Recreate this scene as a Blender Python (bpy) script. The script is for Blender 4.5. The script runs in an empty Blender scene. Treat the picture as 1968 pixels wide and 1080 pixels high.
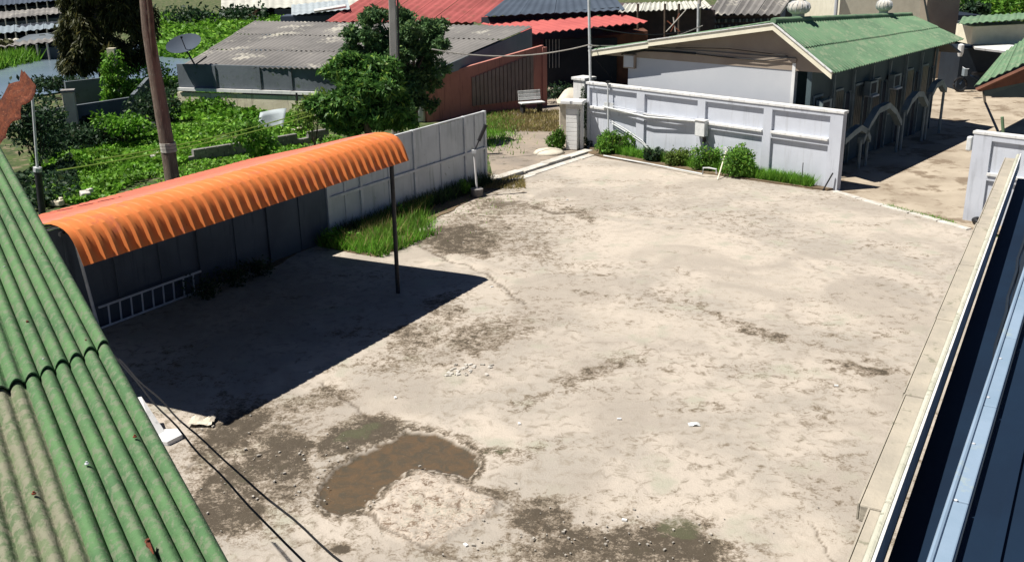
import bpy, math, random
import numpy as np
from mathutils import Vector, Matrix, noise as mn
random.seed(7); rng = np.random.default_rng(7)
S = bpy.context.scene
COL = S.collection
V = Vector
# ---------------------------------------------------------------- camera
CAM_H = 6.5; FPX = 1900.0; PITCH = math.radians(19); ROLL = math.radians(-1)
F_ = V((0, math.cos(PITCH), -math.sin(PITCH))); R0 = V((1, 0, 0)); U0 = R0.cross(F_)
R_ = math.cos(ROLL)*R0 + math.sin(ROLL)*U0; U_ = -math.sin(ROLL)*R0 + math.cos(ROLL)*U0
cd = bpy.data.cameras.new('camera'); cam = bpy.data.objects.new('camera', cd); COL.objects.link(cam)
cam.matrix_world = Matrix(((R_.x, U_.x, -F_.x, 0), (R_.y, U_.y, -F_.y, 0), (R_.z, U_.z, -F_.z, CAM_H), (0, 0, 0, 1)))
cd.sensor_width = 36; cd.lens = 36*FPX/1968; cd.clip_end = 3000; cd.clip_start = .05
S.camera = cam
# ---------------------------------------------------------------- light
SUN = V((-.54, -.12, 1.0)).normalized()
w = bpy.data.worlds.new('World'); S.world = w; w.use_nodes = True
nt = w.node_tree; bg = nt.nodes['Background']; sky = nt.nodes.new('ShaderNodeTexSky')
sky.sky_type = 'NISHITA'; sky.sun_disc = False
sky.sun_elevation = math.asin(SUN.z); sky.sun_rotation = math.atan2(SUN.x, SUN.y); sky.ozone_density = 7; sky.dust_density = .2; sky.air_density = .38
nt.links.new(sky.outputs[0], bg.inputs[0]); bg.inputs[1].default_value = .05
sl = bpy.data.lights.new('sun', 'SUN'); sl.energy = 5.0; sl.angle = math.radians(.5); sl.color = (1, .95, .87)
so = bpy.data.objects.new('sun', sl); COL.objects.link(so); so.rotation_euler = SUN.to_track_quat('Z', 'Y').to_euler(); so.location = (0, 0, 30)
S.view_settings.view_transform = 'Standard'; S.view_settings.look = 'None'; S.view_settings.exposure = .60
S.view_settings.gamma = 1; S.view_settings.use_curve_mapping = False
S.render.engine = 'CYCLES'

# ---------------------------------------------------------------- helpers
def ray(x, y): return F_*FPX + R_*(x-984) - U_*(y-540)
def G(x, y, z=0.0):
    d = ray(x, y); t = (CAM_H-z)/-d.z; return V((d.x*t, d.y*t, z))
def PD(x, y, Y):
    d = ray(x, y); t = Y/d.y; return V((d.x*t, Y, CAM_H+d.z*t))
class Frame:
    """vertical facade frame: s along the wall, t out of it (to the right-hand side of the direction), z up"""
    def __init__(s, o, p):
        s.o = V((o.x, o.y, 0)); d = V((p.x-o.x, p.y-o.y, 0)); s.L = d.length; s.d = d/s.L; s.n = V((s.d.y, -s.d.x, 0))
    def P(s, a, t, z): return s.o + s.d*a + s.n*t + V((0, 0, z))
    def hit(s, x, y, t=0):
        r = ray(x, y); c = V((0, 0, CAM_H)); k = (s.o + s.n*t - c).dot(s.n)/r.dot(s.n); q = c+r*k
        return (q-s.o).dot(s.d), q.z
class MB:
    def __init__(s): s.v = []; s.f = []
    def add(s, vs, fs):
        n = len(s.v); s.v += [tuple(v) for v in vs]; s.f += [tuple(i+n for i in f) for f in fs]; return s
    def hexa(s, b, t):  # bottom 4 ccw, top 4 ccw
        return s.add(list(b)+list(t), [(3,2,1,0),(4,5,6,7),(0,1,5,4),(1,2,6,5),(2,3,7,6),(3,0,4,7)])
    def box(s, c, d, rz=0):
        m = Matrix.Rotation(rz, 3, 'Z'); c = V(c)
        q = [(-.5,-.5),(.5,-.5),(.5,.5),(-.5,.5)]
        return s.hexa([c+m@V((a*d[0], b*d[1], -d[2]/2)) for a, b in q], [c+m@V((a*d[0], b*d[1], d[2]/2)) for a, b in q])
    def fb(s, F, s0, s1, t0, t1, z0, z1):
        q = [(s0,t1),(s1,t1),(s1,t0),(s0,t0)]
        if s1 < s0: q = q[::-1]
        return s.hexa([F.P(a, t, z0) for a, t in q], [F.P(a, t, z1) for a, t in q])
    def slab(s, q, th, up=None):  # quad thickened downwards along its normal
        q = [V(p) for p in q]; n = (q[1]-q[0]).cross(q[3]-q[0]).normalized()
        if n.z < 0: q = q[::-1]; n = -n
        return s.hexa([p-n*th for p in q], q)
    def poly(s, q, z0, z1):
        n = len(q); return s.add([(p[0], p[1], z0) for p in q]+[(p[0], p[1], z1) for p in q],
            [tuple(range(n))[::-1], tuple(range(n, 2*n))]+[(i, (i+1) % n, n+(i+1) % n, n+i) for i in range(n)])
    def tube(s, pts, r, n=8, cap=True):
        pts = [V(p) for p in pts]; rr = r if isinstance(r, (list, tuple)) else [r]*len(pts); vs = []
        for i, p in enumerate(pts):
            d = (pts[min(i+1, len(pts)-1)]-pts[max(i-1, 0)]).normalized()
            a = d.cross(V((0, 0, 1)) if abs(d.z) < .9 else V((1, 0, 0))).normalized(); b = d.cross(a)
            vs += [p+(a*math.cos(2*math.pi*k/n)+b*math.sin(2*math.pi*k/n))*rr[i] for k in range(n)]
        fs = [(i*n+k, i*n+(k+1) % n, (i+1)*n+(k+1) % n, (i+1)*n+k) for i in range(len(pts)-1) for k in range(n)]
        if cap: fs += [tuple(range(n))[::-1], tuple((len(pts)-1)*n+k for k in range(n))]
        return s.add(vs, fs)
    def lathe(s, c, prof, n=16):
        c = V(c); vs = [c+V((r*math.cos(2*math.pi*k/n), r*math.sin(2*math.pi*k/n), z)) for r, z in prof for k in range(n)]
        fs = [(i*n+k, i*n+(k+1) % n, (i+1)*n+(k+1) % n, (i+1)*n+k) for i in range(len(prof)-1) for k in range(n)]
        return s.add(vs, fs+[tuple(range(n))[::-1], tuple((len(prof)-1)*n+k for k in range(n))])
    def profile(s, fn, nu, nv, th):
        """thick sheet from fn(u,v)->Vector, u across, v along"""
        top = [[V(fn(i/nu, j/nv)) for i in range(nu+1)] for j in range(nv+1)]
        vs = [p for r in top for p in r]+[p-V((0, 0, th)) for r in top for p in r]; N = (nu+1)*(nv+1); w_ = nu+1; fs = []
        for j in range(nv):
            for i in range(nu):
                a = j*w_+i; fs += [(a, a+1, a+w_+1, a+w_), (N+a, N+a+w_, N+a+w_+1, N+a+1)]
        for i in range(nu): fs += [(i, N+i, N+i+1, i+1), (nv*w_+i, nv*w_+i+1, N+nv*w_+i+1, N+nv*w_+i)]
        for j in range(nv): a = j*w_; b = a+nu; fs += [(a, a+w_, N+a+w_, N+a), (b, N+b, N+b+w_, b+w_)]
        return s.add(vs, fs)
def link(name, mb, mat, parent=None, smooth=False, bevel=0, **props):
    org = V((0, 0, 0)); p = parent
    while p is not None: org += p.location; p = p.parent
    me = bpy.data.meshes.new(name)
    if parent is None:
        a = np.array(mb.v); c = (a.min(0)+a.max(0))/2; base = V((float(c[0]), float(c[1]), float(a[:, 2].min()))); org = base
    me.from_pydata([(x-org.x, y-org.y, z-org.z) for x, y, z in mb.v], [], mb.f); me.update()
    if mat: me.materials.append(mat)
    if smooth:
        me.shade_smooth()
        if smooth is not True: me.set_sharp_from_angle(angle=math.radians(smooth))
    o = bpy.data.objects.new(name, me); COL.objects.link(o)
    if parent is None: o.location = org
    else: o.parent = parent
    if bevel:
        b = o.modifiers.new('bevel', 'BEVEL'); b.width = bevel; b.segments = 2; b.limit_method = 'ANGLE'
    for k, v in props.items(): o[k] = v
    return o
def thing(name, label, cat, loc=(0, 0, 0), group=None):
    o = bpy.data.objects.new(name, None); COL.objects.link(o); o.location = loc; o.empty_display_size = .2
    o['label'] = label; o['category'] = cat
    if group: o['group'] = group
    return o
def tag(o, label, cat, group=None):
    o['label'] = label; o['category'] = cat
    if group: o['group'] = group
    return o
def copy_thing(o, loc, rz, label, scale=None):
    c = o.copy(); COL.objects.link(c); c.location = loc; c.rotation_euler.z = rz; c['label'] = label
    if scale: c.scale = scale
    for ch in list(o.children):
        d = ch.copy(); COL.objects.link(d); d.parent = c
    return c

# ---------------------------------------------------------------- materials
def mat(name, c1, c2=None, scale=3, rough=.85, bump=.2, c3=None, t3=.6, s3=12, stretch=(1, 1, 1), metal=0, streak=None, spec=.3, seed=0, obj=True):
    m = bpy.data.materials.new(name); m.use_nodes = True; n = m.node_tree.nodes; l = m.node_tree.links
    b = n['Principled BSDF']; b.inputs['Roughness'].default_value = rough; b.inputs['Metallic'].default_value = metal
    b.inputs['Specular IOR Level'].default_value = spec
    g = n.new('ShaderNodeNewGeometry'); mp = n.new('ShaderNodeMapping'); l.new(g.outputs['Position'], mp.inputs[0]); mp.inputs['Scale'].default_value = stretch
    mp.inputs['Location'].default_value = (seed*3.1, seed*1.7, seed)
    def noi(sc, det=6, ro=.6, vec=mp):
        t = n.new('ShaderNodeTexNoise'); t.inputs['Scale'].default_value = sc; t.inputs['Detail'].default_value = det; t.inputs['Roughness'].default_value = ro
        l.new(vec.outputs[0], t.inputs['Vector']); return t
    def mix(f, a, bcol, lo, hi):
        mr = n.new('ShaderNodeMapRange'); mr.inputs[1].default_value = lo; mr.inputs[2].default_value = hi; mr.interpolation_type = 'SMOOTHSTEP'; l.new(f, mr.inputs[0])
        x = n.new('ShaderNodeMix'); x.data_type = 'RGBA'; l.new(mr.outputs[0], x.inputs[0])
        if isinstance(a, tuple): x.inputs[6].default_value = (*a, 1)
        else: l.new(a, x.inputs[6])
        x.inputs[7].default_value = (*bcol, 1); return x.outputs[2]
    if c2 is None: c2 = tuple(c*.72 for c in c1)
    t1 = noi(scale); out = mix(t1.outputs[0], c1, c2, .35, .68)
    if c3: out = mix(noi(s3, 8, .7).outputs[0], out, c3, t3-.05, t3+.06)
    if streak:  # vertical run-off stains: noise stretched in z
        mp2 = n.new('ShaderNodeMapping'); l.new(g.outputs['Position'], mp2.inputs[0]); mp2.inputs['Scale'].default_value = (4, 4, .35)
        out = mix(noi(2.2, 5, .6, mp2).outputs[0], out, streak, .52, .75)
    l.new(out, b.inputs['Base Color'])
    if bump:
        bt = noi(scale*9, 5, .7); bm = n.new('ShaderNodeBump'); bm.inputs['Strength'].default_value = bump; bm.inputs['Distance'].default_value = .02
        l.new(bt.outputs[0], bm.inputs['Height']); l.new(bm.outputs[0], b.inputs['Normal'])
    return m
def leafmat(name, c1, c2, c3=None, trans=.32):
    m = bpy.data.materials.new(name); m.use_nodes = True; n = m.node_tree.nodes; l = m.node_tree.links
    b = n['Principled BSDF']; b.inputs['Roughness'].default_value = .55; b.inputs['Specular IOR Level'].default_value = .3
    g = n.new('ShaderNodeNewGeometry'); r = n.new('ShaderNodeValToRGB'); l.new(g.outputs['Random Per Island'], r.inputs[0])
    r.color_ramp.elements[0].color = (*c1, 1); r.color_ramp.elements[1].color = (*c2, 1)
    if c3: e = r.color_ramp.elements.new(.88); e.color = (*c2, 1); r.color_ramp.elements[-1].color = (*c3, 1)
    t = n.new('ShaderNodeTexNoise'); t.inputs['Scale'].default_value = 1.6; t.inputs['Detail'].default_value = 3
    l.new(g.outputs['Position'], t.inputs['Vector'])
    hs = n.new('ShaderNodeHueSaturation'); mr = n.new('ShaderNodeMapRange'); mr.inputs[1].default_value = .3; mr.inputs[2].default_value = .7; mr.inputs[3].default_value = .75; mr.inputs[4].default_value = 1.75
    l.new(t.outputs[0], mr.inputs[0]); l.new(mr.outputs[0], hs.inputs['Value']); l.new(r.outputs[0], hs.inputs['Color'])
    l.new(hs.outputs[0], b.inputs['Base Color'])
    tr = n.new('ShaderNodeBsdfTranslucent'); l.new(hs.outputs[0], tr.inputs[0]); ms = n.new('ShaderNodeMixShader'); ms.inputs[0].default_value = trans
    l.new(b.outputs[0], ms.inputs[1]); l.new(tr.outputs[0], ms.inputs[2]); l.new(ms.outputs[0], n['Material Output'].inputs[0])
    return m
M = dict(
 white=mat('white_paint', (.70,.70,.69), (.58,.585,.58), 2, .7, .1, streak=(.38,.38,.36)),
 wall=mat('pale_blue_grey_paint', (.50,.53,.59), (.45,.475,.53), 1.2, .75, .12, streak=(.35,.37,.41)),
 wallr=mat('pale_blue_grey_panel_paint', (.52,.55,.61), (.47,.50,.56), 1.6, .75, .1, streak=(.42,.44,.48), seed=2),
 gate=mat('weathered_grey_gate_paint', (.56,.59,.60), (.46,.49,.50), 1.3, .65, .15, c3=(.24,.27,.23), t3=.66, s3=3.5, streak=(.34,.38,.37)),
 gate_shade=mat('shade_dark_gate_panel', (.085,.105,.13), (.065,.08,.10), 1.2, .8, .15, streak=(.05,.06,.075)),  # fence under the carport: the shade there is put into this darker colour
 frame=mat('grey_frame_paint', (.60,.62,.63), (.46,.48,.49), 3, .6, .1),
 orange=mat('orange_sheet_metal', (.64,.205,.062), (.56,.165,.046), 1.2, .6, .05, c3=(.52,.16,.07), t3=.60, s3=2.2, spec=.2),
 backred=mat('pink_red_sheet_metal', (.62,.19,.13), (.55,.16,.10), 2, .65, .03, c3=(.60,.22,.10), t3=.58, s3=3),  # pink-red back slope of the carport sheets
 zinc=mat('bare_zinc_underside', (.10,.11,.12), (.07,.08,.09), 3, .7, .1),
 green=mat('green_painted_corrugated_cement', (.098,.195,.08), (.062,.135,.060), 2.6, .85, .5, c3=(.14,.18,.11), t3=.53, s3=22, streak=None),
 green_old=mat('faded_green_corrugated_cement', (.145,.18,.10), (.085,.13,.065), 2.6, .9, .6, c3=(.20,.20,.14), t3=.50, s3=16, seed=3),
 green_far=mat('green_house_roof', (.135,.235,.135), (.10,.175,.105), .7, .8, .2, c3=(.19,.25,.16), t3=.55, s3=4),
 rust=mat('rusty_iron', (.20,.06,.03), (.09,.03,.02), 12, .95, .6, c3=(.30,.12,.06), t3=.6, s3=30),
 cream=mat('cream_paint', (.74,.70,.56), (.66,.62,.49), 3, .7, .1),
 black=mat('black_plastic', (.012,.012,.014), (.02,.02,.022), 5, .5, 0),
 darkpost=mat('dark_steel', (.02,.02,.025), (.04,.04,.04), 6, .5, .1),
 alu=mat('dull_aluminium', (.55,.57,.60), (.42,.44,.47), 6, .45, .05, metal=0),
 trim=mat('dark_blue_green_trim', (.22,.27,.28), (.15,.19,.20), 3, .8, .1),
 pvc=mat('white_pvc', (.66,.68,.68), (.52,.54,.54), 6, .4, 0),
 concrete=mat('weathered_concrete', (.42,.39,.34), (.30,.28,.25), 2, .9, .4, c3=(.12,.11,.10), t3=.64, s3=9),
 kerb=mat('pale_threshold_concrete', (.56,.54,.50), (.42,.39,.34), 3, .9, .4, c3=(.20,.18,.15), t3=.64, s3=8),
 ledge=mat('mossy_pale_ledge', (.52,.51,.43), (.42,.42,.34), 2.5, .9, .5, c3=(.22,.23,.17), t3=.62, s3=14),
 slabtop=mat('beige_ledge_slab', (.40,.36,.295), (.33,.30,.25), 2.5, .9, .5, c3=(.22,.21,.16), t3=.62, s3=7),
 alley=mat('brown_stained_concrete', (.42,.36,.28), (.30,.25,.19), .55, .92, .5, c3=(.20,.155,.11), t3=.55, s3=.9),
 road=mat('dusty_lane', (.30,.25,.20), (.22,.19,.16), .8, .95, .5, c3=(.14,.12,.09), t3=.6, s3=3),
 dirt=mat('brown_soil', (.16,.115,.07), (.10,.075,.05), 2, 1, .6, c3=(.24,.20,.13), t3=.6, s3=8),
 grassland=mat('rough_green_ground', (.07,.10,.03), (.04,.06,.022), 1.5, 1, .6, c3=(.17,.14,.09), t3=.55, s3=2.2),
 canal=mat('grey_blue_canal_water', (.16,.21,.25), (.13,.18,.22), .2, .25, .05, spec=.5),
 slate=mat('shade_dark_slate_sheet', (.014,.022,.034), (.010,.016,.026), 2, .7, .2),  # near-black slate: shade of the gutter channel put into the colour
 bluefascia=mat('light_blue_painted_steel', (.24,.32,.42), (.19,.27,.36), 1.6, .6, .1, c3=(.30,.36,.36), t3=.60, s3=4),
 navy=mat('shade_dark_navy_sheet', (.006,.018,.040), (.005,.014,.032), 1, .6, .1),  # channel floor and deck: navy darkened so the colour carries the shade
 salmon=mat('salmon_wall', (.50,.215,.175), (.42,.18,.15), .8, .85, .2, streak=(.27,.12,.10)),
 shutter=mat('grey_brown_shutter', (.26,.20,.185), (.21,.16,.15), 2, .6, .1),
 roofgrey=mat('weathered_grey_roof', (.21,.20,.19), (.14,.135,.13), .35, .95, .5, c3=(.44,.42,.36), t3=.60, s3=.45, seed=1),
 fasciagrey=mat('blue_grey_fascia', (.21,.25,.28), (.17,.21,.24), 1, .8, .1),
 redroof=mat('faded_red_roof', (.34,.085,.08), (.24,.06,.055), .5, .85, .3, c3=(.20,.07,.05), t3=.6, s3=1.5),
 pinkroof=mat('red_corrugated_awning', (.42,.10,.09), (.35,.08,.075), .8, .7, .2),
 darkroof=mat('dark_blue_grey_roof', (.06,.08,.11), (.045,.06,.085), .4, .8, .2),
 whiteroof=mat('pale_corrugated_awning', (.50,.50,.44), (.38,.38,.34), 1, .8, .3),
 shade=mat('dark_interior', (.025,.03,.04), (.015,.02,.028), 1, .9, .1),
 brick=mat('brown_brick', (.16,.07,.045), (.11,.05,.035), 3, .9, .3),
 brickd=mat('dark_block', (.10,.075,.075), (.07,.055,.06), 3, .9, .3),
 gable=mat('grey_house_paint', (.46,.475,.50), (.42,.44,.47), .6, .8, .1),
 gabletop=mat('taupe_gable_board', (.30,.25,.20), (.26,.21,.17), 1, .85, .15),
 sidewall=mat('shade_darkened_side_wall', (.07,.10,.11), (.05,.075,.085), .8, .85, .2),  # side away from the sun: its shade is put into the wall colour
 glass=mat('dark_glass', (.02,.03,.035), (.03,.04,.045), 3, .4, 0, spec=.3),
 ruin=mat('blue_grey_ruin_wall', (.13,.15,.17), (.09,.105,.12), .7, .95, .4, c3=(.05,.08,.03), t3=.62, s3=2),
 buff=mat('buff_plaster', (.66,.60,.47), (.54,.48,.37), 2, .9, .3, streak=(.25,.22,.17)),
 bark=mat('brown_weathered_wood', (.19,.145,.115), (.11,.08,.065), 3, .95, .9, c3=(.33,.28,.23), t3=.6, s3=9, stretch=(4,4,.5)),
 trunk=mat('grey_brown_bark', (.12,.09,.065), (.07,.05,.04), 6, .95, .6),
 pole=mat('pale_concrete_pole', (.42,.40,.36), (.33,.31,.28), 3, .9, .3),
 wire=mat('black_cable', (.008,.008,.01), (.01,.01,.01), 5, .6, 0),
 ropeg=mat('yellow_green_line', (.30,.42,.08), (.24,.34,.07), 5, .6, 0),
 mortar=mat('low_block_wall', (.24,.23,.22), (.15,.14,.14), 3, .95, .5, c3=(.36,.34,.30), t3=.6, s3=6),
 cloth=mat('off_white_tarp', (.60,.55,.45), (.48,.43,.35), 4, .9, .5),
 clear=mat('grey_steel_sheet', (.40,.45,.47), (.30,.34,.36), 1.5, .5, .1),
)
L = dict(
 mango=leafmat('broad_leaf', (.03,.085,.02), (.09,.20,.038), (.22,.31,.05)),
 fine=leafmat('fine_leaf', (.04,.09,.038), (.10,.18,.065), (.18,.26,.08)),
 casu=leafmat('drooping_needles', (.028,.036,.014), (.07,.075,.026), (.15,.13,.04)),
 vine=leafmat('vine_leaf', (.05,.14,.014), (.13,.29,.025), (.22,.38,.04)),
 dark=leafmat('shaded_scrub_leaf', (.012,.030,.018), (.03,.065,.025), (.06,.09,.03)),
 shrub=leafmat('shrub_leaf', (.05,.13,.018), (.13,.28,.035), (.25,.34,.05)),
 yellow=leafmat('pale_shrub_leaf', (.08,.14,.025), (.16,.24,.05), (.28,.32,.09)),
 grass=leafmat('grass_blade', (.06,.16,.016), (.14,.31,.032), (.22,.35,.05)),
 dry=leafmat('dry_grass_blade', (.14,.13,.045), (.26,.20,.09), (.10,.15,.03)),
 field=leafmat('field_weed_leaf', (.06,.15,.014), (.15,.32,.03), (.24,.38,.05)),
)
# ---------------------------------------------------------------- foliage builders
def leaves(name, mat_, blobs, size, parent=None, droop=0., seedv=0, aspect=.45, **props):
    """blobs: list of (centre, (rx,ry,rz), count); each leaf is a bent two-quad blade"""
    r = np.random.default_rng(seedv+11); vs = []; n = 0
    for c, rad, cnt in blobs:
        u = r.normal(size=(cnt, 3)); u /= np.linalg.norm(u, axis=1)[:, None]; k = r.uniform(.25, 1, cnt)**.45
        lump = 1+.22*np.sin(u[:, 0]*5+seedv)+.18*np.sin(u[:, 1]*7+u[:, 2]*6+seedv*2)
        p = np.array(c)+u*np.array(rad)*(k*lump)[:, None]; p[:, 2] = np.maximum(p[:, 2], .01)
        d = u*.8+r.normal(size=(cnt, 3))*.6; d[:, 2] -= droop; d /= np.linalg.norm(d, axis=1)[:, None]
        sd = np.cross(d, r.normal(size=(cnt, 3))); sd /= np.linalg.norm(sd, axis=1)[:, None]; up = np.cross(sd, d)
        s = (size*r.uniform(.6, 1.3, cnt))[:, None]
        vs.append(np.stack([p-d*s*.5, p+sd*s*aspect*.5+up*s*.08, p+d*s*.5, p-sd*s*aspect*.5+up*s*.08], 1).reshape(-1, 3)); n += cnt
    return fastmesh(name, np.concatenate(vs), 4, mat_, parent, **props)
def fastmesh(name, v, k, mat_, parent=None, **props):
    org = V((0, 0, 0)); p = parent
    while p is not None: org += p.location; p = p.parent
    if parent is None: org = V((float(v[:, 0].mean()), float(v[:, 1].mean()), float(v[:, 2].min())))
    v = v-np.array(org); nf = len(v)//k
    me = bpy.data.meshes.new(name); me.vertices.add(len(v)); me.vertices.foreach_set('co', v.astype(np.float32).ravel())
    me.loops.add(len(v)); me.loops.foreach_set('vertex_index', np.arange(len(v), dtype=np.int32))
    me.polygons.add(nf); me.polygons.foreach_set('loop_start', np.arange(nf, dtype=np.int32)*k)
    me.update(calc_edges=True); me.validate(); me.materials.append(mat_)
    o = bpy.data.objects.new(name, me); COL.objects.link(o)
    if parent is None: o.location = org
    else: o.parent = parent
    for a, b in props.items(): o[a] = b
    return o
def blades(name, mat_, pts, h, wd, seedv=0, parent=None, **props):
    r = np.random.default_rng(seedv+5); pts = np.array(pts, float); n = len(pts); hh = h*r.uniform(.4, 1.2, n)
    a = r.uniform(0, 6.283, n); s = np.stack([np.cos(a), np.sin(a), 0*a], 1)*wd*r.uniform(.6, 1.4, n)[:, None]
    lean = r.normal(size=(n, 3))*.4; lean[:, 2] = 1; tip = pts+lean*hh[:, None]
    return fastmesh(name, np.stack([pts-s, pts+s, tip], 1).reshape(-1, 3), 3, mat_, parent, **props)
def bush(name, label, c, rad, cnt, size, m, cat='shrub', seedv=0, group=None, aspect=.5):
    t = thing(name, label, cat, (c[0], c[1], 0), group)
    st = MB(); r = random.Random(seedv)
    for k in range(7):
        a = r.uniform(0, 6.28); st.tube([(c[0], c[1], 0), (c[0]+rad[0]*.3*math.cos(a), c[1]+rad[1]*.3*math.sin(a), c[2]*.8), (c[0]+rad[0]*.75*math.cos(a), c[1]+rad[1]*.75*math.sin(a), c[2]+rad[2]*.5)], [.012, .009, .004], 5)
    link('stem', st, M['trunk'], t)
    sub = []
    for k in range(6):
        a = r.uniform(0, 6.28); q = r.uniform(.2, .7); sub.append(((c[0]+rad[0]*q*math.cos(a), c[1]+rad[1]*q*math.sin(a), c[2]*r.uniform(.75, 1.25)), (rad[0]*.5, rad[1]*.5, rad[2]*r.uniform(.5, .8)), cnt//6))
    leaves('foliage', m, sub, size, t, .1, seedv, aspect); return t

# ================================================================ SETTING
def sheet(name, pts, m, z, kind='structure', th=.002, jag=0):
    q = [(p[0], p[1]) for p in pts]
    if jag:
        o = []
        for i in range(len(q)):
            a, b = V(q[i]), V(q[(i+1) % len(q)]); n = max(1, int((b-a).length/.25))
            for k in range(n):
                p = a.lerp(b, k/n); o.append((p.x+jag*(mn.noise(V((p.x*2.3, p.y*2.3, 1)))), p.y+jag*(mn.noise(V((p.x*2.3, p.y*2.3, 7))))))
        q = o
    o = link(name, MB().poly(q, z-th, z), m); o['kind'] = kind; return o
ground = link('ground', MB().poly([(-400,-60),(400,-60),(400,700),(-400,700)], -.30, -.06), M['grassland']); ground['kind'] = 'structure'

# --- yard concrete: dense fan mesh, wear stored per vertex, relief really displaced
def smooth(e0, e1, x): t = np.clip((x-e0)/(e1-e0), 0, 1); return t*t*(3-2*t)
ny, nx = 560, 620
ys = 5.2*np.exp(np.linspace(0, 1, ny)*math.log(34/5.2)); tx = np.linspace(-.78, .66, nx)
X = tx[None, :]*(ys[:, None]+1.5); Y = np.repeat(ys[:, None], nx, 1)
d0 = np.stack([X, Y, np.full_like(X, -CAM_H)], -1)
ww = d0@np.array(F_); PX = 984+FPX*(d0@np.array(R_))/ww; PY = 540-FPX*(d0@np.array(U_))/ww
def vnoise(x, y, seed=0):
    r = np.random.default_rng(seed); T = r.random((257, 257)); xi = np.floor(x).astype(int); yi = np.floor(y).astype(int); fx = x-xi; fy = y-yi
    fx = fx*fx*(3-2*fx); fy = fy*fy*(3-2*fy); g = lambda a, b: T[a % 256, b % 256]
    return (g(xi, yi)*(1-fx)+g(xi+1, yi)*fx)*(1-fy)+(g(xi, yi+1)*(1-fx)+g(xi+1, yi+1)*fx)*fy
def fbm(x, y, seed=0, o=5): return sum(vnoise(x*2**i, y*2**i, seed+i)*.5**i for i in range(o))/sum(.5**i for i in range(o))
n1 = fbm(X*.9, Y*.9, 1); n2 = fbm(X*3, Y*3, 20); n3 = fbm(X*9, Y*9, 40)
wx = PX+(n1-.5)*90+(n2-.5)*40; wy = PY+(fbm(X*.9+40, Y*.9, 60)-.5)*50+(fbm(X*3+9, Y*3, 80)-.5)*24
def ell(cx, cy, rx, ry, ang=0, soft=.6):
    a = math.radians(ang); dx = wx-cx; dy = wy-cy; u = dx*math.cos(a)+dy*math.sin(a); v = -dx*math.sin(a)+dy*math.cos(a)
    return 1-smooth(1-soft, 1+soft*.4, np.sqrt((u/rx)**2+(v/ry)**2))
def pip(poly, x, y):
    c = np.zeros(x.shape, bool)
    for i in range(len(poly)):
        x1, y1 = poly[i]; x2, y2 = poly[i-1]
        if y1 == y2: continue
        c ^= ((y1 > y) != (y2 > y)) & (x < (x2-x1)*(y-y1)/(y2-y1)+x1)
    return c
def pdist(pts, jit=1.):
    x = PX+(n2-.5)*22*jit; y = PY+(fbm(X*3+5, Y*3+5, 90)-.5)*14*jit; d = np.full(X.shape, 1e9)
    for (x1, y1), (x2, y2) in zip(pts[:-1], pts[1:]):
        l = (x2-x1)**2+(y2-y1)**2; t = np.clip(((x-x1)*(x2-x1)+(y-y1)*(y2-y1))/l, 0, 1); d = np.minimum(d, np.hypot(x-x1-t*(x2-x1), (y-y1-t*(y2-y1))*1.6))
    return d
dark = np.zeros_like(X)
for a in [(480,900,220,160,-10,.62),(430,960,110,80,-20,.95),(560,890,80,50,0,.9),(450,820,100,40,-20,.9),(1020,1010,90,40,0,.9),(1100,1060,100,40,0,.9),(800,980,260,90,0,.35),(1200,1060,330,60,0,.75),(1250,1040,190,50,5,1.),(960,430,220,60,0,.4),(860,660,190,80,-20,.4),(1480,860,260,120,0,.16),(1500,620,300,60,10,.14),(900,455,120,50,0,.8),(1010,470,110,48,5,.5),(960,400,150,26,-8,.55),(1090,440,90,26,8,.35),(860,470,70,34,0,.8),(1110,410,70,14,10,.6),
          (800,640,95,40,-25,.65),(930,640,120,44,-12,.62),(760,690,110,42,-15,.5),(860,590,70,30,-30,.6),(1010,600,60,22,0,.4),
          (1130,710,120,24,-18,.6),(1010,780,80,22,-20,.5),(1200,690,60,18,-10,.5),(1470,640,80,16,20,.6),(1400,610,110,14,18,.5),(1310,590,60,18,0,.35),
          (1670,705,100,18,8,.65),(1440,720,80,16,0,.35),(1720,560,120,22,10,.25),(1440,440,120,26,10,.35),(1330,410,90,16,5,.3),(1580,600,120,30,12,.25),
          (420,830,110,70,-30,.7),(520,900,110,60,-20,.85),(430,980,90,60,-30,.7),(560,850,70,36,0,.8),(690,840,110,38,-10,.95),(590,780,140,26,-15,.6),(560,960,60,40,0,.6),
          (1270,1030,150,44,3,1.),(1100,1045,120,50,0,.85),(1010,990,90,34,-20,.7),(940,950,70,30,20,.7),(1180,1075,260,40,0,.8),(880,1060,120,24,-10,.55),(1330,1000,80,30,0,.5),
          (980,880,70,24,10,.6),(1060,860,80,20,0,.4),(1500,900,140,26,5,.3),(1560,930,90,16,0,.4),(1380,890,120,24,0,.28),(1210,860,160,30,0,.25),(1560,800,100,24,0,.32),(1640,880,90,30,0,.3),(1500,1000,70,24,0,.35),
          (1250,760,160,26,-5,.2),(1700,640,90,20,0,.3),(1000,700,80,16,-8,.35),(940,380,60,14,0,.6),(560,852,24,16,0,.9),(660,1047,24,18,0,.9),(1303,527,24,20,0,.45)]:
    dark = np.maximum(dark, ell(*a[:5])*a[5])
rip = pdist([(1000,378),(1080,408),(1240,428),(1400,462),(1560,508),(1660,562),(1780,600)])
rip2 = pdist([(1110,560),(1280,600),(1450,640),(1600,670),(1750,715)])
dark = np.maximum(dark, (1-smooth(0, 26, rip2))*.42); dark = np.maximum(dark, (1-smooth(0, 12, rip))*.3)
pale = np.zeros_like(X)
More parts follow.
